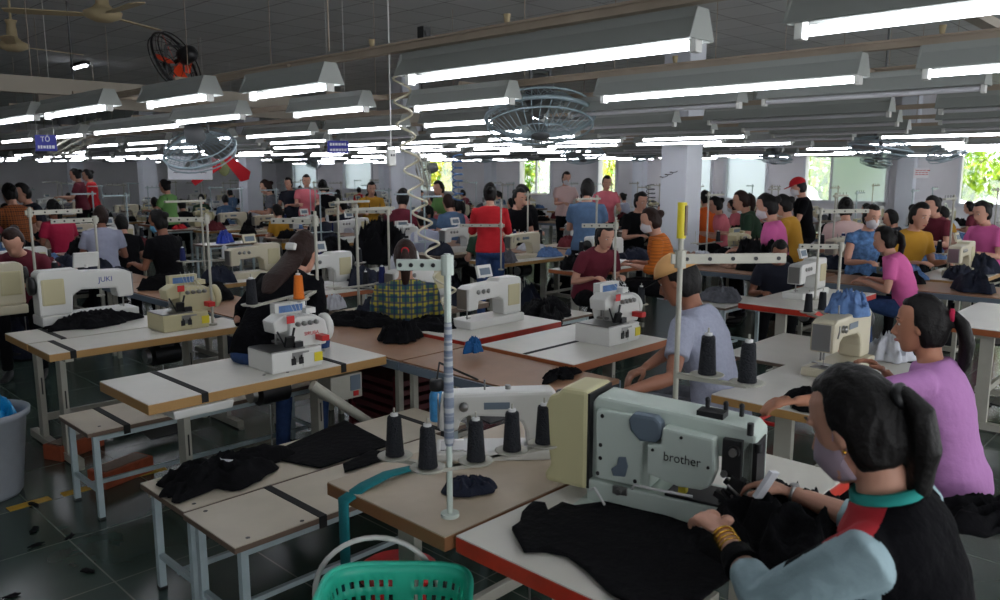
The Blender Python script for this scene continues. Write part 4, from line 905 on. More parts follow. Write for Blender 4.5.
# teal lanyard cloth hanging over the brown edged table
pts = [W(412, 468, TH + .01), W(388, 474, TH + .02), W(364, 486, TH + .012)]; e = Vector((1.472, pts[-1].y + .01, TH - .02)); pts += [e, e - Vector((0, 0, .12)), e - Vector((.0, .0, .36))]
b = MB().tube(pts, [.024, .028, .03, .034, .032, .03], 10, flat=.3); tag(b.build('cloth_strap', M_tealcloth), 'teal cloth strap hanging over the brown table edge', 'strap')
# bagged cloth on the brown table
p = W(470, 492, TH); tag(heap(p.x, p.y, .10, .05, .05, M_cnavy, None, px=False, seed=21, rag=.15, rz=-.6), 'dark cloth in a clear bag beside the wrapped pole', 'bag')
# laundry basket
stool_ = stool((1.30, 1.72, 0), .27, rz=.8); tag(stool_, 'low white stool under the teal basket', 'stool')
p = W(394, 594, .60); t = empty('laundry_basket', (p.x, p.y, .272), AA - pi / 2); tag(t, 'teal perforated plastic laundry basket at the bottom edge', 'basket')
b = MB(); n = 48; H_ = .33; R0, R1 = .16, .222
V = []; Fc = []; kk = 14
def rr(a, r): return r / (abs(cos(a)) ** 4 + abs(sin(a)) ** 4) ** .25
for i in range(kk + 1):
    for j in range(n * 2):
        a = pi * j / n; r = rr(a, R0 + (R1 - R0) * i / kk); V.append((cos(a) * r, sin(a) * r * .8, H_ * i / kk))
n2 = n * 2
for i in range(kk):
    for j in range(n2):
        if i in (7, 9, 11) and j % 2 == 0 and (j % 24) not in (0, 22) : continue
        if i in (2, 4) and j % 3 == 0: continue
        Fc.append((i * n2 + j, i * n2 + (j + 1) % n2, (i + 1) * n2 + (j + 1) % n2, (i + 1) * n2 + j))
Fc.append(tuple(range(n2))); b.add(V, Fc, 0, True); o = b.build('wall', M_teal, t); md = o.modifiers.new('s', 'SOLIDIFY'); md.thickness = .006
MB().tube([(cos(pi * j / n) * rr(pi * j / n, R1 + .006), sin(pi * j / n) * rr(pi * j / n, R1 + .006) * .8, H_) for j in range(n2 + 1)], .010, 8, cap=False).build('rim', M_teal, t)
# white hoop (bin rim) and red thing behind the basket
p = PD(377, 594, 2.62); o = MB().tube([p + Vector((cos(2 * pi * i / 36) * .145, -cos(2 * pi * i / 36) * .145, sin(2 * pi * i / 36) * .20)) for i in range(37)], .009, 8, cap=False).build('hoop', M_white)
tag(o, 'white round hoop standing behind the teal basket', 'hoop')
p = W(398, 566, .35); t = empty('stool', (p.x, p.y, 0)); tag(t, 'low red plastic stool between basket and table leg', 'stool')
MB().lathe([(0, .35), (.14, .35), (.155, .34), (.15, .32), (0, .32)], n=24).build('seat', M_red, t)
for k in range(4): MB().cyl((.10 * cos(k * pi / 2), .10 * sin(k * pi / 2), .32), (.14 * cos(k * pi / 2), .14 * sin(k * pi / 2), 0), .016, n=8).build('leg', M_red, t)
# waste bin at the left
p = W(-8, 500, 0); t = empty('waste_bin', (p.x, p.y + .10, 0)); tag(t, 'round grey plastic bin with blue bag at the left edge', 'bin')
MB().lathe([(0, .01), (.17, .0), (.185, .02), (.235, .46), (.255, .47), (.258, .50), (.245, .505), (.222, .46), (.17, .03), (0, .03)], n=32).build('body', M_bin, t)
o = cloth_heap('bin_bag', (0, 0, .40), .21, .21, .15, M_bluebag, 3, rag=.05, fold=.9); o.parent = t
# bricks / boxes on the floor
for i, (x, y, rz) in enumerate(((122, 478, .3), (75, 452, .4))):
    p = W(x, y, 0); t = empty('crate', (p.x, p.y, 0), rz); MB().box((0, 0, .05), (.34, .16, .10)).build('body', mat('brick red box', (150, 70, 40), .8, var=.2), t, bevel=.006); MB().box((0, 0, .102), (.30, .12, .006)).build('lid', M_ed3, t)
    tag(t, ['brick red box on the floor beneath the overlock table', 'brick red box on the floor behind the first bench leg'][i], 'box')
# hanging hose and socket
b = MB(); path = [PD(401, 70, 4.2), PD(403, 110, 4.2), PD(409, 150, 4.2), PD(416, 190, 4.2), PD(424, 225, 4.2), PD(437, 262, 4.1), PD(452, 305, 4.0)]
P = []
for i in range(6 * 26):
    u = i / 26; k = int(u); f = u - k; c = path[k].lerp(path[min(k + 1, 6)], f); a = u * 2 * pi * 1.75
    P.append(c + Vector((cos(a) * .045, sin(a) * .045, .0)))
tag(b.tube(P, .0065, 6).build('coiled_hose', mat('cream hose', (196, 190, 168), .4)), 'cream coiled air hose hanging in the middle', 'hose')
t = empty('socket_outlet', PD(391, 158, 4.3)); tag(t, 'white power socket hanging on a cord from the light rail', 'socket')
MB().box((0, 0, 0), (.05, .03, .085)).build('housing', M_white, t, bevel=.006); MB().box((-.008, -.016, .015), (.008, .004, .012)).box((.008, -.016, .015), (.008, .004, .012)).build('holes', M_black, t)
top = PD(391, 62, 4.3); MB().tube([(0, 0, .04), (.002, 0, .2), (0, 0, CZ - t.location.z)], .004, 6).build('cord', M_white, t)

# dark red mesh crate below the brown line table
t = empty('storage_crate', (3.17, 4.005, 0)); tag(t, 'large dark red crate under the brown line table behind the blue bottle', 'crate')
b = MB()
for k in range(9): b.box((0, 0, .06 + k * .06), (.38, .50, .035))
b.build('side_slats', mat('dark red plastic', (78, 22, 28), .6), t, bevel=.003)
b = MB()
for sx in (-.18, .18):
    for sy in (-.24, .24): b.box((sx, sy, .30), (.04, .04, .60))
b.build('corner_posts', M_cred, t, bevel=.004)
# ------------------------------------------------------------------ people
M_lilac = mat('lilac cotton', (176, 122, 178), .9, bump=.25, bscale=40); M_gwhite = mat('pale grey blue cotton', (150, 154, 172), .9, var=.08, scale=60, bump=.2)
M_vest = mat('black vest knit', (10, 10, 14), .9, spec=.1, bump=.3, bscale=60); M_slv = mat('pale blue grey sleeve', (152, 176, 184), .85, bump=.25, bscale=30); M_redp = mat('red shoulder fabric', (170, 20, 34), .8)
M_tealc = mat('teal collar', (30, 150, 142), .8); M_plaid = plaid_mat('plaid shirt', (44, 84, 74), (176, 160, 44), (22, 44, 80), 3.6); M_jeans = mat('blue jeans', (40, 66, 112), .9, var=.25, scale=30)
M_maskp = mat('pinkish grey mask', (168, 150, 164), .8); M_pink = mat('pink cotton', (212, 98, 160), .9, bump=.2); M_orange = plaid_mat('orange striped shirt', (206, 110, 26), (150, 80, 24), (150, 80, 24), 9, True)
M_redc = mat('bright red cotton', (186, 22, 34), .9); M_maroon = mat('maroon cotton', (96, 22, 40), .9); M_magenta = mat('magenta red cotton', (170, 24, 64), .9)
M_wtee = mat('white grey tee', (160, 164, 184), .9); M_navyc = mat('navy cotton', (20, 24, 40), .9); M_denim = mat('denim shirt', (78, 104, 136), .9, var=.15, scale=20)
M_dress = mat('blue white pattern dress', (84, 122, 170), .9, var=.6, scale=22); M_mustard = mat('mustard cotton', (190, 140, 40), .9); M_gcot = mat('green cotton', (104, 150, 84), .9)
M_peach = mat('rose cotton', (214, 112, 124), .9); M_dgreen = mat('dark green cotton', (40, 66, 48), .9); M_bpink = mat('pale peach blouse', (210, 180, 176), .9); M_oplaid = plaid_mat('orange dark plaid', (130, 70, 36), (40, 30, 34), (176, 100, 50), 6)
def place(px, py, d, face_deg, lean, s=1.05, stand=False, **kw):
    """the top of the head seen at px, py of the photograph at depth d; face 0 = towards +Y, -90 = towards +X"""
    tp = PD(px, py, d); pz = tp.z - (.53 * cos(lean) + .258) * s
    a = R(face_deg); yh = sin(lean) * .53 * s + .02
    loc = Vector((tp.x + sin(a) * yh, tp.y - cos(a) * yh, 0))
    A = Matrix.Rotation(-a, 3, 'Z')
    for k in ('hl', 'hr'):
        if k in kw and kw[k] is not None:
            q = A @ (Vector(kw[k]) - loc); kw[k] = (q.x, q.y, q.z)
    return person(loc, a, pz=pz, lean=lean, s=s, stand=stand, **kw)
def vest(c):       # local frame: sleeves beyond the shoulder seam, red yoke on top
    if abs(c.x) > .185 or c.y > .27: return 1
    if c.z > VZ - .085 and c.x < -.05 and c.y > -.01 + FGY: return 2
    return 0
FG_S = 1.06
tp = PD(884, 366, 1.72); VZ = tp.z - .258 * FG_S; FGY = sin(.22) * .45 * FG_S
fgw, info = place(884, 366, 1.72, 4, .22, FG_S, vox=.006, hvox=.0045, head=(.42, -.22), skin=M_skin2, hair='ponytail', hairm=M_hair, mask=M_maskp, sleeve='three', eyes=True,
      shirt=[M_vest, M_slv, M_redp], pants=M_jeans, paint=vest, collar=M_tealc, hl=W(722, 532, .93), hr=W(790, 492, .93), tail=(.02, -.01, .0), elbow=.9,
      label='woman in black vest with pale sleeves and red shoulder, sewing in the foreground')
# bracelets and watch on her wrists
for k, m_, nm, nn in ((0, M_gold, 'bracelet', 4), (1, M_steel, 'wrist_watch', 1)):
    a, el, wr = info['arms'][k]; d = (wr - el).normalized()
    b = MB()
    for i in range(nn):
        c = wr - d * (.012 + i * .016); x = d.cross(ZV).normalized(); y = d.cross(x)
        b.tube([c + x * cos(q * pi / 10) * .027 + y * sin(q * pi / 10) * .025 for q in range(21)], .0035 if nn > 1 else .005, 6, cap=False)
    if nn == 1: b.ball(wr - d * .012 + d.cross(ZV).normalized() * .0 + Vector((0, 0, .027)), (.014, .014, .005), 12, 6)
    b.build(nm, m_, fgw)
a, el, wr = info['arms'][0]; d = (wr - el).normalized(); c0 = wr - d * .085; MB().tube([c0 - d * .05, c0, c0 + d * .004], [.047, .038, .034], 14).build('cuff', M_cblk, fgw)
MB().ball(info['hp'](-.078, -.005, -.045), .005, 8, 6).build('earring', M_gold, fgw)
p = W(783, 486, .98); o = MB().box((0, 0, 0), (.05, .012, .09), rx=.4, ry=.3).build('paper_label', M_tag); o.location = (p.x, p.y + .05, p.z - .01); tag(o, 'white paper label held by the foreground woman’s right hand', 'label')
lw, linfo = place(930, 296, 3.5, 2, .24, 1.06, vox=.009, hvox=.006, head=(.10, .12), skin=M_skin, hair='ponytail', hairm=M_hair, capm=M_magenta, sleeve='short', eyes=True, shirt=M_lilac, pants=M_cblk,
      hl=W(775, 404, .86), hr=W(885, 372, .9), tail=(.03, -.02, 0), elbow=.5, label='woman in lilac T-shirt with brown ponytail reaching left')
cm_, cinfo = place(690, 252, 4.15, 8, .30, 1.08, vox=.010, hvox=.007, head=(.42, .1), skin=M_skin3, hair='cap', capm=M_tancap, sleeve='short', eyes=True, shirt=M_gwhite, pants=M_cgrey,
      hl=W(625, 392, .80), hr=W(640, 372, .85), elbow=.5, label='person in tan cap and pale grey T-shirt, bent over table')
place(296, 229, 4.9, -66, .74, 1.05, vox=.010, head=(.35, -.1), hair='long', hairm=M_hairb, capm=M_white, sleeve='long', shirt=M_vest, pants=M_jeans, tail=(0, 0, 0), eyes=False,
      label='person in black jacket with long brown hair, bending over beside the overlock')
place(405, 240, 5.9, -40, .14, 1.08, vox=.010, head=(.15, 0), hair='ponytail', hairm=M_hairb, capm=M_redc, sleeve='long', shirt=M_plaid, pants=M_jeans, label='person in green and yellow plaid shirt seen from behind')
place(890, 226, 7.6, 8, .35, 1.0, vox=.012, head=(.25, .05), hair='ponytail', hairm=M_hair, sleeve='short', shirt=M_pink, pants=M_jeans, eyes=True, skin=M_skin2, tail=(.05, 0, 0), label='woman in bright pink T-shirt leaning over her machine at right')
place(603, 222, 8.0, 158, .45, 1.05, vox=.012, head=(.35, 0), hair='ponytail', hairm=M_hair, sleeve='short', shirt=M_maroon, pants=M_cblk, eyes=True, skin=M_skin2, label='woman in dark red top leaning right over a white machine')
place(655, 207, 8.2, 30, .22, 1.05, vox=.012, head=(.3, .1), hair='bun', hairm=M_hairb, mask=M_maskw, sleeve='three', shirt=M_orange, pants=M_cblk, skin=M_skin2, label='masked woman in orange striped shirt sewing near the column')
place(490, 183, 9.0, -46, .05, .95, stand=True, vox=.012, head=(.1, 0), hair='bun', hairm=M_hair, sleeve='long', shirt=M_redc, pants=M_jeans, label='standing person in bright red top seen from behind')
place(160, 209, 8.7, 20, .12, 1.05, vox=.012, head=(.28, .1), hair='bun', hairm=M_hair, mask=M_maskb, sleeve='short', shirt=M_cblk, pants=M_cblk, skin=M_skin3, label='person in black T-shirt and blue mask facing left')
place(100, 205, 10, -20, .2, 1.08, vox=.012, head=(.3, 0), hair='bob', hairm=M_hairb, sleeve='short', shirt=M_wtee, pants=M_cblk, skin=M_skin3, label='person in pale grey white T-shirt with bobbed hair at left')
place(54, 199, 11, 12, .25, 1.05, vox=.012, head=(.25, 0), hair='ponytail', hairm=M_hair, sleeve='short', shirt=M_magenta, pants=M_cblk, skin=M_skin3, label='person in crimson T-shirt facing left at the far left')
place(14, 222, 7.0, 150, .5, 1.05, vox=.014, head=(.7, 0), hair='bun', hairm=M_hairb, sleeve='long', shirt=M_maroon, pants=M_cblk, label='person in maroon bent low at the left edge')
place(780, 236, 8.2, 120, .35, 1.05, vox=.014, head=(.6, 0), hair='short', hairm=M_hair, sleeve='short', shirt=M_navyc, pants=M_cblk, skin=M_skin3, eyes=True, label='person in navy T-shirt facing the camera, head down')
place(871, 204, 8.6, 140, .15, 1.05, vox=.014, head=(.25, 0), hair='bun', hairm=M_hair, mask=M_maskw, sleeve='none', shirt=M_dress, pants=M_cblk, eyes=True, label='woman in blue patterned dress with white mask facing camera')
# farther figures: shared low detail bodies, own clothes
def far_proto(hair, stand, lean, mask=None, cap=None):
    t, _ = person((0, 0, 0), 0, pz=.86 if stand else .52, lean=lean, head=(.3, 0), hair=hair, shirt=M_cgrey, pants=M_cblk, skin=M_skin2, vox=.018, hvox=.012, eyes=True, stand=stand, mask=mask, capm=cap, sleeve='short', hl=None, hr=None)
    return t
FP = {'bun': far_proto('bun', False, .2), 'pony': far_proto('ponytail', False, .3), 'short': far_proto('short', False, .25), 'bob': far_proto('bob', False, .15), 'mask': far_proto('bun', False, .15, M_maskw),
      'up': far_proto('bun', True, .05), 'upmask': far_proto('short', True, .05, M_maskw), 'upcap': far_proto('cap', True, .12, M_maskw, M_redc)}
TOPZ = {k: (.86 if k.startswith('up') else .52) + .53 * cos({'bun': .2, 'pony': .3, 'short': .25, 'bob': .15, 'mask': .15, 'up': .05, 'upmask': .05, 'upcap': .12}[k]) + .258 for k in FP}
taken = [(c.location.x, c.location.y) for c in col.objects if c.parent is None and c.get('category') == 'person']
def clear(x, y):
    if any(a - .22 < x < b + .22 for a, b in ((2.9, 3.45), (8.1, 8.85), (13.4, 14.1))): return False
    if abs(x - 10.1) < .5 and any(abs(y - c) < .5 for c in (6.1, 12.3, 18.4, 24.6)): return False
    return x < 19.5 and all((x - a) ** 2 + (y - b) ** 2 > .3 for a, b in taken)
def far(px, py, d, face, kind, shirt, label, group=None, hairm=None, aut=None):
    for dd in (0, .25, -.25, .5, -.5, .75, -.75, 1.0, -1.0, 1.3, 1.6):
        tp = PD(px, py, d + dd)
        if clear(tp.x, tp.y): break
    taken.append((tp.x, tp.y)); o = copy_tree(FP[kind], (tp.x, tp.y, 0), R(face), max(.85, min(1.3, tp.z / TOPZ[kind])))
    for c in o.children:
        if c.name.startswith('shirt'): c.material_slots[0].link = 'OBJECT'; c.material_slots[0].material = shirt
        if hairm and c.name.startswith('hair.') : c.material_slots[0].link = 'OBJECT'; c.material_slots[0].material = hairm
    if aut: auto(o, aut, 'person', group or 'workers far back in the hall')
    else: tag(o, label, 'person', group)
    return o
FARL = [(14, 172, 11, 10, 'bun', M_oplaid, 'person in orange plaid at the far left edge'), (36, 178, 13.4, 100, 'short', M_navyc, 'person in navy beside the orange plaid figure at left'),
 (79, 168, 18.5, 60, 'up', M_maroon, 'standing person in dark clothes, left of a pair far left'), (91, 169, 19.5, 70, 'up', M_redc, 'standing person in red, right of a pair far left'),
 (168, 179, 15, 30, 'up', M_gcot, 'person in light green T-shirt standing left of column'), (306, 174, 17, 150, 'up', M_peach, 'person in pale pink facing the camera beyond the first sign'),
 (290, 177, 17.6, 120, 'up', M_navyc, 'dark clothed person just left of the pale pink one'), (275, 179, 17, 60, 'bun', M_cgrey, 'person in grey left of the dark clothed pair'), (323, 176, 18, -30, 'bun', M_cblk, 'dark haired person below the middle blue sign'),
 (370, 181, 18, 150, 'short', M_mustard, 'person in yellow top beside the white column'), (400, 188, 12.2, -50, 'short', M_maroon, 'person in maroon shirt seen from behind right of column'),
 (455, 194, 12.6, -10, 'short', M_denim, 'person in blue leaning left beside the peach shirt'), (468, 198, 13.4, 40, 'pony', M_peach, 'person in peach pink shirt bent behind a machine'),
 (420, 190, 22, 150, 'bob', M_magenta, 'small figure in crimson below the round cage fan'), (447, 174, 17, 90, 'short', M_gcot, 'distant figure in green before the bright window'),
 (512, 187, 12, 170, 'bun', M_cblk, 'dark figure right of the bright red top'), (532, 184, 13, 20, 'bob', M_cblk, 'dark haired figure under the middle green window'),
 (565, 171, 17, 150, 'upmask', M_bpink, 'masked standing person in beige by the middle window'), (587, 178, 10, -60, 'upmask', M_denim, 'person in denim blue shirt seen from behind'),
 (606, 175, 15, 140, 'up', M_peach, 'standing woman in pink right of the denim shirt'), (634, 191, 12.5, 160, 'bun', M_cblk, 'dark figure before the column with head down'),
 (711, 190, 14.6, -30, 'bun', mat('vivid orange shirt', (220, 96, 30), .9), 'person in vivid orange just right of the large column'), (727, 196, 13.2, 30, 'bun', M_peach, 'person in pink right of the vivid orange one'),
 (760, 190, 12, 30, 'pony', M_dgreen, 'person in dark green with reddish hair by the window wall'), (782, 193, 9.4, 20, 'mask', M_pink, 'masked person in magenta left of the red cap'),
 (798, 194, 11, 10, 'bun', M_mustard, 'person in yellow beside the red cap'), (808, 177, 11.4, 30, 'upcap', M_vest, 'standing person in red cap and black shirt'),
 (849, 197, 10.2, -60, 'bun', M_bpink, 'person in pale peach blouse seen from behind'), (908, 201, 9.0, 150, 'bun', M_mustard, 'woman in mustard yellow looking down at right'),
 (944, 195, 11.5, 60, 'bun', M_maroon, 'person in dark red working at the far right table'), (995, 200, 10, 60, 'bun', M_pink, 'person in mauve cut off by the right edge')]
for a in FARL: far(*a[:6], a[6], hairm=M_hairb if a[0] in (760, 275, 455) else None)
for k, v in (('short', M_cgrey),): pass
shirts = [M_cblk, M_navyc, M_maroon, M_wtee, M_denim, M_cgrey, M_peach, M_dgreen, M_redc, M_mustard]
snm = {M_cblk.name: 'black', M_navyc.name: 'navy', M_maroon.name: 'maroon', M_wtee.name: 'white', M_denim.name: 'denim blue', M_cgrey.name: 'grey', M_peach.name: 'pink', M_dgreen.name: 'dark green', M_redc.name: 'red', M_mustard.name: 'yellow'}

# ------------------------------------------------------------------ farther work stations
def flat_mesh(src, name):
    """all parts of a prototype as one mesh (copies too small to show parts)"""
    vs, fs, mi, sm, mats = [], [], [], [], []
    for ch in src.children_recursive:
        if ch.type != 'MESH': continue
        M = Matrix()
        q = ch
        while q is not None and q != src: M = q.matrix_local @ M; q = q.parent
        o = len(vs); vs += [tuple(M @ v.co) for v in ch.data.vertices]
        mp = []
        for m in ch.data.materials:
            if m not in mats: mats.append(m)
            mp.append(mats.index(m))
        for p in ch.data.polygons: fs.append(tuple(i + o for i in p.vertices)); mi.append(mp[p.material_index]); sm.append(p.use_smooth)
    me = bpy.data.meshes.new(name); me.from_pydata(vs, [], fs)
    for m in mats: me.materials.append(m)
    me.polygons.foreach_set('material_index', mi); me.polygons.foreach_set('use_smooth', sm); me.update(); return me
def tproto(top, edge, L=1.2, D=.6):
    t = empty('machine_table'); table_parts(t, -L / 2, L / 2, -D / 2, D / 2, top=top, edge=edge, thick=.04); return t
TP = [tproto(M_lam, M_wood), tproto(M_lam2, M_ed3), tproto(M_lam, M_wood2)]
MP = [(lockstitch(enamel=M_cream), 'cream flat bed machine'), (computer_machine(enamel=M_white), 'white sewing machine'), (overlock(enamel=M_white, brand='', detail=False), 'white overlock machine'), (overlock(enamel=M_beige, brand='', detail=False), 'beige overlock machine'), (computer_machine(enamel=M_cream), 'cream screened sewing machine')]
SP = [thread_stand(.84, .42, 2, .20), thread_stand(.80, .36, 3, .16, m=M_legw)]
TPf = [flat_mesh(t, 'machine_table') for t in TP]; MPf = [flat_mesh(m[0], 'sewing_machine') for m in MP]; SPf = [flat_mesh(s_, 'thread_stand') for s_ in SP]
def obj_of(me, name, loc, rz, sc=1):
    o = bpy.data.objects.new(name, me); col.objects.link(o); o.location = loc; o.rotation_euler = (0, 0, rz); o.scale = (sc,) * 3; return o
heap_mats = [(M_cblk, 'black'), (M_cnavy, 'navy'), (M_cblue, 'denim blue'), (M_cgrey, 'grey'), (M_cwhite, 'white'), (M_cblk, 'black'), (M_cnavy, 'navy'), (M_cred, 'dark red'), (M_ctan, 'tan'), (M_cblk, 'black')]
HM = {}
def heap_mesh(i):
    m, nm = heap_mats[i % len(heap_mats)]; k = i % 20
    if k not in HM:
        o = cloth_heap('garment', (0, 0, 0), .22, .16, .12 + .02 * (k % 4), m, seed=40 + k, n=26, k=7, rag=.4, fold=.8); HM[k] = o.data; bpy.data.objects.remove(o)
    return HM[k], nm
heads = [(c.location.x, c.location.y) for c in col.objects if c.parent is None and c.get('category') == 'person']
heads0 = list(heads)
def free(x, y, r=.45): return all((x - a) ** 2 + (y - c) ** 2 > r * r for a, c in heads)
LN = {'one': 'first line', 'two': 'second line', 'three': 'third line', 'four': 'window line'}
def station(line, side, X0, X1, Y, k, face=0, with_person=True, table=True):
    cx = (X0 + X1) / 2
    if not inframe((cx, Y, 1.0), 20): return
    if X0 < 10.4 < X1 + .5 and any(abs(Y - c) < .75 for c in (6.1, 12.3, 18.4, 24.6)): return
    if any(X0 - .1 < a < X1 + .1 and abs(b - Y) < .42 for a, b in heads0): return
    d = proj((cx, Y, .8))[2]; full = d < 8.5; g = rnd.random(); G = ' of the ' + LN[line]
    rz = 0 if face == 0 else pi
    ti = k % 3
    if table:
        o = copy_tree(TP[ti], (cx, Y, 0), rz) if full else obj_of(TPf[ti], 'machine_table', (cx, Y, 0), rz)
        auto(o, ['white', 'beige', 'white orange edged'][ti] + ' machine table' + G, 'table', 'machine tables' + G)
    mi = rnd.randrange(5)
    o = copy_tree(MP[mi][0], (cx + .05, Y, TH), rz, 1.05) if full else obj_of(MPf[mi], 'sewing_machine', (cx + .05, Y, TH), rz, 1.1)
    auto(o, MP[mi][1] + G, 'sewing machine', 'sewing machines' + G)
    si = rnd.randrange(2); sx, sy = cx + .38 * (1 if rnd.random() < .5 else -1), Y + (.2 if rz == 0 else -.2)
    o = copy_tree(SP[si], (sx, sy, TH), .0 if g < .5 else pi) if full else obj_of(SPf[si], 'thread_stand', (sx, sy, TH), 0 if g < .5 else pi)
    auto(o, ['cream', 'pale blue'][si] + ' thread stand' + G, 'thread stand', 'thread stands' + G)
    n = [2, 3][si]
    for q in range(n):
        if rnd.random() < .8 and d < 17:
            z = (.20, .16)[si]; ang = 0 if g < .5 else pi; lx = -.20 + q * .40 / (n - 1); ly = -.05 if q % 2 else .05
            cc, cn = rnd.choice([(M_cone, 'black'), (M_cone, 'black'), (M_coneW, 'white'), (M_coneN, 'navy')])
            c = cone((sx + lx * cos(ang) - ly * sin(ang), sy + lx * sin(ang) + ly * cos(ang), TH + z + .002), cc); auto(c, cn + ' thread cone' + G, 'thread cone', 'thread cones' + G)
    for q in range(2):
        me, nm = heap_mesh(rnd.randrange(20)); hx = cx + (-.40, .40)[q]; z = TH + .001
        o = obj_of(me, 'garment', (hx, Y - .12 if rz == 0 else Y + .12, z), rnd.random() * 6, .8 + .3 * rnd.random()); auto(o, nm + ' garment heap' + G, 'garment', 'garments' + G)
    if d < 14 and table:
        me, nm = heap_mesh(rnd.choice((0, 1, 5, 6, 10, 11, 15, 16))); o = obj_of(me, 'garment', (cx + rnd.uniform(-.2, .2), Y + (.1 if rz == 0 else -.1), .001), rnd.random() * 6, 1.5); o.scale.z = 2.2; auto(o, nm + ' bundle on the floor' + G, 'garment', 'floor bundles' + G)
    px_, py_ = cx + .05, Y + (-.58 if rz == 0 else .58)
    if with_person and free(px_, py_, .5) and rnd.random() < .62 and d > 9.5:
        kd = rnd.choice(['bun', 'pony', 'short', 'bob', 'mask']); sh = rnd.choice(shirts); o = copy_tree(FP[kd], (px_, py_, 0), rz + rnd.uniform(-.3, .3), 1.0)
        for c in o.children:
            if c.name.startswith('shirt'): c.material_slots[0].link = 'OBJECT'; c.material_slots[0].material = sh
        auto(o, 'seated worker in ' + snm[sh.name] + G, 'person', 'workers' + G); heads.append((px_, py_))
k = 0
# line one beyond the near tables
for Y in (8.9, 10.2, 11.5, 12.8, 14.1, 15.4, 16.7): station('one', 'l', 1.6, 2.86, Y, k); k += 1
for Y in (4.95, 6.3, 7.6, 8.9, 10.2, 11.5, 12.8, 14.1, 15.4, 16.7, 18.0, 19.3): station('one', 'r', 3.5, 4.7, Y, k); k += 1
for Y in (4.2, 5.5, 6.8, 8.0, 9.2, 10.5, 11.8, 13.1, 14.4, 15.7, 17.0, 18.3, 19.6, 21, 22.4, 23.8, 25.2): station('two', 'l', 6.8, 8.05, Y, k, face=1 if Y == 5.5 else 0); k += 1
for Y in (2.3, 3.6, 4.9, 6.2, 7.5, 8.8, 10.1, 11.4, 12.7, 14.0, 15.3, 16.6, 17.9, 19.2, 20.5, 22, 23.4, 25): station('two', 'r', 8.9, 10.0 if abs(Y - 6.2) < .3 else 10.1, Y, k); k += 1
for Y in (3.2, 4.5, 5.8, 7.1, 8.4, 9.7, 11, 12.3, 13.6, 14.9, 16.2, 17.5, 18.8, 20.1, 21.5, 23, 25, 27): station('three', 'l', 12.1, 13.3, Y, k); k += 1
for Y in (3.0, 4.3, 5.6, 6.9, 8.2, 9.5, 10.8, 12.1, 13.4, 14.7, 16, 17.3, 18.6, 20, 22, 24, 26): station('three', 'r', 14.2, 15.4, Y, k); k += 1
for Y in (4.6, 6.0, 7.4, 8.8, 10.2, 11.6, 13, 14.4, 16, 17.6, 19.2, 21, 23, 25, 27, 29): station('four', 'l', 17.2, 18.4, Y, k); k += 1
for X, Y0, Y1, nm_ in ((3.17, 5.6, 13, 'one'), (8.47, 1.0, 16, 'two'), (13.75, 2, 17.8, 'three')):
    Y = Y0
    while Y < Y1:
        if inframe((X, Y, .8), 10):
            me, nm = heap_mesh(rnd.randrange(20)); o = obj_of(me, 'garment', (X + rnd.uniform(-.08, .08), Y, .743), rnd.random() * 6, .8 + .3 * rnd.random()); auto(o, nm + ' heap on the strip of the ' + LN[nm_], 'garment', 'heaps on the line table of the ' + LN[nm_])
        Y += .55 + rnd.random() * .5
for t in TP + [m[0] for m in MP] + SP + list(FP.values()): drop_tree(t)
# hand placed heaps in the middle distance
HP = [(755, 268, .30, .35, .32, M_cblk, 'large heap of navy black trousers with white tags', .74), (722, 300, .2, .2, .12, M_cgrey, 'grey cloth heap under the navy black trousers', .6), (845, 262, .0, 0, 0, None, '', 0),
      (545, 315, .55, .22, .12, M_cblk, 'long black garments lying behind the red edged middle table', .55), (905, 275, .40, .14, .12, M_cblue, 'light blue and white cloth on the tan strip before pink shirt', .742),
      (960, 240, .45, .25, .10, M_cblue, 'folded light blue denim stack at the far right table', .77), (930, 262, .2, .2, .2, M_cblue, 'denim hanging over the table end at right', .66),
      (380, 262, .3, .3, .5, M_cblk, 'tall black garments hanging beside a frame left of centre', .75), (225, 243, .18, .10, .18, M_blue, 'bright blue plastic bundle on the left middle table', .77), (178, 229, .2, .12, .08, M_redc, 'red cloth heap behind the black T-shirt', .77),
      (500, 292, .0, 0, 0, None, '', 0), (700, 262, .25, .15, .12, M_cwhite, 'white cloth pile right of the cap', .77), (335, 255, .3, .3, .25, M_cblk, 'dark garment heap beyond the black jacket', .6), (30, 268, .3, .15, .12, M_cred, 'crumpled maroon cloth on the beige machine at left edge', .95),
      (400, 268, .2, .12, .18, M_cwhite, 'white plastic bag heap on the table left of the coiled hose', .77), (990, 520, .16, .22, .08, M_cblk, 'black cloth on the bench at lower right', .47), (335, 308, .12, .08, .10, M_cwhite, 'white striped cloth under the overlock stand', .77)]
for i, (x, y, rx, ry, h, m, lb, z) in enumerate(HP):
    if m:
        heap(x, y, rx, ry, h, m, lb, z=z, seed=60 + i, rz=.7, rag=.35, fold=.7); q = W(x, y, z)
        if i in (1, 3, 5, 8, 9, 14): table_at('side_bench', q.x - .4, q.x + .4, q.y - .25, q.y + .25, {3: 'low bench under the long black garments behind the middle table', 8: 'white side table under the bright blue bundle', 9: 'white side table under the red cloth at left', 1: 'low table under the grey heap by the navy black trousers', 5: 'table holding the folded denim stack at far right', 14: 'white side table under the white bag left of the hose'}[i], 'bench', 'low cream benches', z=z - .001, legs='4', top=M_lam, edge=M_ed3, lm=M_legw, thick=.022)
table_at('side_bench', 2.45, 3.3, -.10, .42, 'wooden edged bench with black cloth at the lower right corner', 'bench', 'low cream benches', z=.46, legs='4', top=M_bench, edge=M_wood2, lm=M_legw, thick=.022)

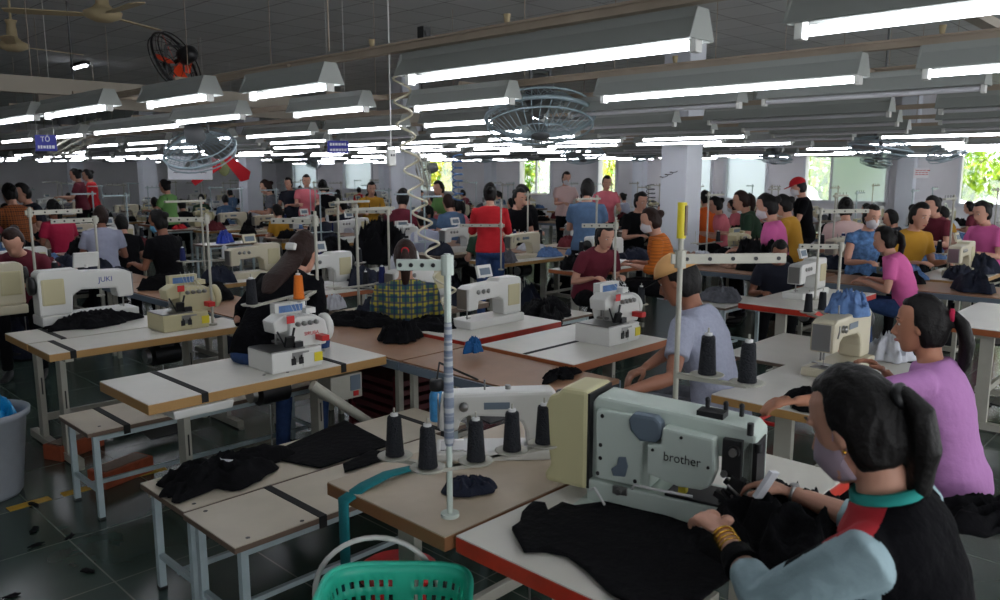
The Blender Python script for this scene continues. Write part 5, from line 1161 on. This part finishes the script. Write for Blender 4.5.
# ------------------------------------------------------------------ fans
fp = fan_proto(cage=M_cage, motor=M_fmot); fc = fan_proto(.30, 4, cage=M_leg, motor=M_fmot)
def hang(px, py, wpx, r, tilt, az, label, proto=None, top=2.42, mt=None, group='hanging cage fans'):
    d = 2 * r * F / wpx; p = PD(px, py, d); o = copy_tree(proto or fp, p, az, r / .30); o.rotation_euler = (tilt, 0, az)
    tag(o, label, 'fan', group); return o, p
def bracket(o, p, h, rod=False):       # yoke up to the rail, a child of the fan
    inv = (Matrix.Translation(p) @ o.rotation_euler.to_matrix().to_4x4() @ Matrix.Diagonal((*o.scale, 1))).inverted()
    b = MB().tube([inv @ (p + Vector((-.09, 0, .16))), inv @ (p + Vector((-.09, 0, h)))], .012 / o.scale[0], 8).tube([inv @ (p + Vector((.09, 0, .16))), inv @ (p + Vector((.09, 0, h)))], .012 / o.scale[0], 8)
    b.tube([inv @ (p + Vector((-.09, 0, h))), inv @ (p + Vector((.09, 0, h)))], .014 / o.scale[0], 8).tube([inv @ (p + Vector((-.09, 0, .16))), inv @ (p + Vector((.09, 0, .16)))], .012 / o.scale[0], 8)
    if rod: b.tube([inv @ (p + Vector((0, 0, h))), inv @ Vector((p.x, p.y, CZ))], .010 / o.scale[0], 8)
    b.build('bracket', M_fmot, o)
FL = [(540, 118, 108, .34, .30, 2.4, 'large grey cage fan hanging at top centre'), (200, 150, 70, .33, .55, -.9, 'dark cage fan hanging before the white banner'), (480, 158, 26, .30, .12, 0, 'small cage fan right of the coiled hose'),
      (583, 154, 40, .32, .35, 2.4, 'tilted cage fan below the large centre fan'), (775, 158, 34, .30, .12, 0, 'cage fan hanging left of the green window'), (880, 148, 60, .34, .15, .4, 'largest cage fan at right before the frosted window'),
      (876, 162, 30, .30, .25, 1.0, 'smaller cage fan just beneath the largest right one'), (950, 150, 44, .34, .50, -2.2, 'edge-on cage fan near the right window'), (645, 155, 28, .30, .4, -2.2, 'small tilted cage fan left of the large column'),
      (78, 138, 62, .34, .5, -2.0, 'pale cage fan beside the left blue sign'), (310, 160, 24, .30, .7, .3, 'small cage fan over the distant pink shirt'), (423, 170, 38, .32, 1.35, .85, 'round upright cage fan before the white window')]
for i, a in enumerate(FL):
    px, py, wp, r, ti, az, lb = a; o, p = hang(px, py, wp, r, ti, az, lb, fc if i in (9, 11) else fp); bracket(o, p, max(.3, 2.42 - p.z), i > 1)
o, p = hang(175, 62, 62, .32, 1.15, .55, 'round orange bladed black cage fan mounted on the rail at upper left', fan_proto(.30, 4, mat('orange blade', (235, 70, 30), .4), M_black, M_black, 14), group=None); bracket(o, p, -.3); drop_tree(bpy.data.objects['hanging_fan']); drop_tree(bpy.data.objects['hanging_fan.001']); drop_tree([q for q in col.objects if q.name.startswith('hanging_fan') and 'category' not in q][0])
# ceiling fans
def ceiling_fan(px, py, z, rz, label):
    p = W(px, py, z); t = empty('ceiling_fan', p, rz)
    MB().lathe([(0, -.05), (.06, -.05), (.13, -.02), (.14, .02), (.08, .05), (.05, .08), (.04, .20), (.055, .24), (0, .25)], n=24).build('motor', M_cfan, t)
    MB().cyl((0, 0, .2), (0, 0, CZ - z), .012).lathe([(.03, CZ - z - .08), (.06, CZ - z)], n=16).build('down_rod', M_cfan, t)
    for k in range(3):
        L = Euler((0, 0, k * 2 * pi / 3)).to_matrix().to_4x4() @ Euler((.15, 0, 0)).to_matrix().to_4x4()
        MB().prism([(.10, -.02), (.18, -.05), (.62, -.07), (.68, -.03), (.68, .03), (.62, .05), (.18, .035), (.10, .02)], -.004, .004, 'z', T=L).build('blade', M_cfan, t)
    tag(t, label, 'ceiling fan', 'cream ceiling fans'); return t
ceiling_fan(103, 15, 3.05, .55, 'cream ceiling fan at the top edge, nearer one'); ceiling_fan(13, 46, 3.05, .2, 'cream ceiling fan further left and lower')
p = W(80, 65, 3.6); t = empty('ceiling_light', (p.x, p.y, 3.58)); tag(t, 'short lit tube light fixed to the ceiling at upper left', 'light')
MB().box((0, 0, .03), (.10, .62, .05)).build('housing', M_black, t); MB().cyl((0, -.29, -.01), (0, .29, -.01), .02).build('tube', M_tube, t)
# speaker and cups standing on the rails
def on_rail(px, X, z):
    lo, hi = .2, 20
    for _ in range(40):
        m = (lo + hi) / 2
        if proj((X, m, z))[0] > px: lo = m
        else: hi = m
    return Vector((X, lo, z))
for i, (x, X) in enumerate(((424, 1.98), (372, 1.98), (507, 1.98), (675, 3.2), (942, 3.2))):
    p = on_rail(x, X, 2.330)
    o = (MB().box((0, 0, .022), (.034, .034, .045)).cyl((0, -.02, .022), (0, -.017, .022), .011) if i == 0 else MB().lathe([(0, .0), (.008, 0), (.013, .035), (.0, .035)], n=12)).build('speaker' if i == 0 else 'insulator', M_black if i == 0 else M_cfan); o.location = p
    tag(o, ['black box speaker on the rail at top centre', 'cream cup on the rail just left of the black speaker', 'cream cup on the rail right of the black speaker', 'cream cup on the second rail right of the nearest lamp', 'cream cup on the second rail at upper right'][i], 'speaker' if i == 0 else 'cup')
# ------------------------------------------------------------------ signs, banner, hangings
def sign(px, py, d, w_, h_, lines, m, tm, label, name='hanging_sign', ry=0, cords=True):
    p = PD(px, py, d); t = empty(name, p, AA - pi / 2)
    MB().box((0, 0, 0), (w_, .012, h_)).build('board', m, t)
    for i, (s_, zz, sz) in enumerate(lines):
        if isinstance(s_, str): text(s_, sz, TM((0, -.0068, zz)), tm, t)
        else:                      # lettering too small to read: a row of letter sized marks
            b = MB(); g = random.Random(i + len(label)); x = -w_ * .38
            while x < w_ * .36:
                q = sz * (.35 + .4 * g.random()); b.box((x + q / 2, -.007, zz), (q, .002, sz * (.16 if s_ == 2 else .6 + .2 * g.random()))); x += q + sz * .22
            b.build('lettering', tm, t)
    if cords: MB().cyl((-w_ * .4, 0, h_ / 2), (-w_ * .4, 0, CZ - p.z), .003, n=5).cyl((w_ * .4, 0, h_ / 2), (w_ * .4, 0, CZ - p.z), .003, n=5).build('cord', M_white, t)
    tag(t, label, 'sign'); return t
M_sblue = mat('sign blue', (34, 40, 150), .5)
sign(46, 143, 7.2, .19, .145, [('TỔ', .032, .065), (1, -.036, .04)], M_sblue, M_tag, 'blue hanging sign with white letters at far left')
sign(338, 147, 8.3, .22, .13, [(1, .028, .036), (1, -.03, .036)], M_sblue, M_tag, 'blue hanging sign with two white lines left of centre')
t = sign(190, 168, 11, .62, .32, [('~~~~~~~~', -.06, .10)], M_tag, M_dsteel, 'white banner with scribbled line hanging behind the dark fan', 'banner', cords=True)
sign(921, 173, 15.5, .30, .20, [(2, .05, .09), (2, .01, .09), (2, -.03, .09)], M_wall, M_red, 'faint red lettered notice on the wall at right', 'wall_notice', cords=False)
p = PD(224, 166, 14.5); t = empty('green_disc', p, AA - pi / 2); MB().lathe([(0, -.01), (.11, -.01), (.115, 0), (.11, .01), (0, .01)], n=24, rot=Euler((pi / 2, 0, 0)).to_matrix().to_4x4() @ Matrix.Diagonal((1, 1.6, 1, 1))).build('disc', mat('pale green disc', (150, 160, 110), .6), t); MB().cyl((0, 0, .17), (0, 0, CZ - p.z), .004, n=5).build('cord', M_white, t); tag(t, 'oval pale green disc hung by the distant column', 'ornament')
for i, (x, y, an) in enumerate(((206, 172, -.7), (235, 166, .8))):
    p = PD(x, y, 13.5); o = MB().prism([(-.30, -.05), (.25, -.12), (.32, 0), (.25, .12), (-.30, .05)], -.012, .012, 'y', T=Euler((0, an, 0)).to_matrix().to_4x4()).build('pennant', M_redc); o.location = p; o.rotation_euler = (0, 0, AA - pi / 2)
    MB().cyl((0, 0, .0), (0, 0, CZ - p.z), .003, n=5).build('cord', M_white, o); tag(o, ['red pennant slanting left of the pale green disc', 'red pennant slanting right of the pale green disc'][i], 'pennant')
def coil(px0, py0, px1, py1, d, n, r, m, label, th=.004):
    a, c = PD(px0, py0, d), PD(px1, py1, d); P = []
    for i in range(n * 12 + 1):
        u = i / (n * 12); q = u * n * 2 * pi; P.append(a.lerp(c, u) + Vector((cos(q) * r * sin(AA), -cos(q) * r * cos(AA), sin(q) * r * .3)))
    tag(MB().tube(P, th, 5).build('coiled_cable', m), label, 'cable')
coil(457, 155, 458, 200, 9, 7, .06, M_cblue, 'blue coiled cable hanging behind the coiled hose', .008)
coil(650, 185, 652, 206, 9, 5, .05, M_dsteel, 'grey coiled cable beside the large column'); coil(660, 178, 675, 171, 9, 3, .03, M_dsteel, 'dark stretched coil reaching the large column')
finish_auto()
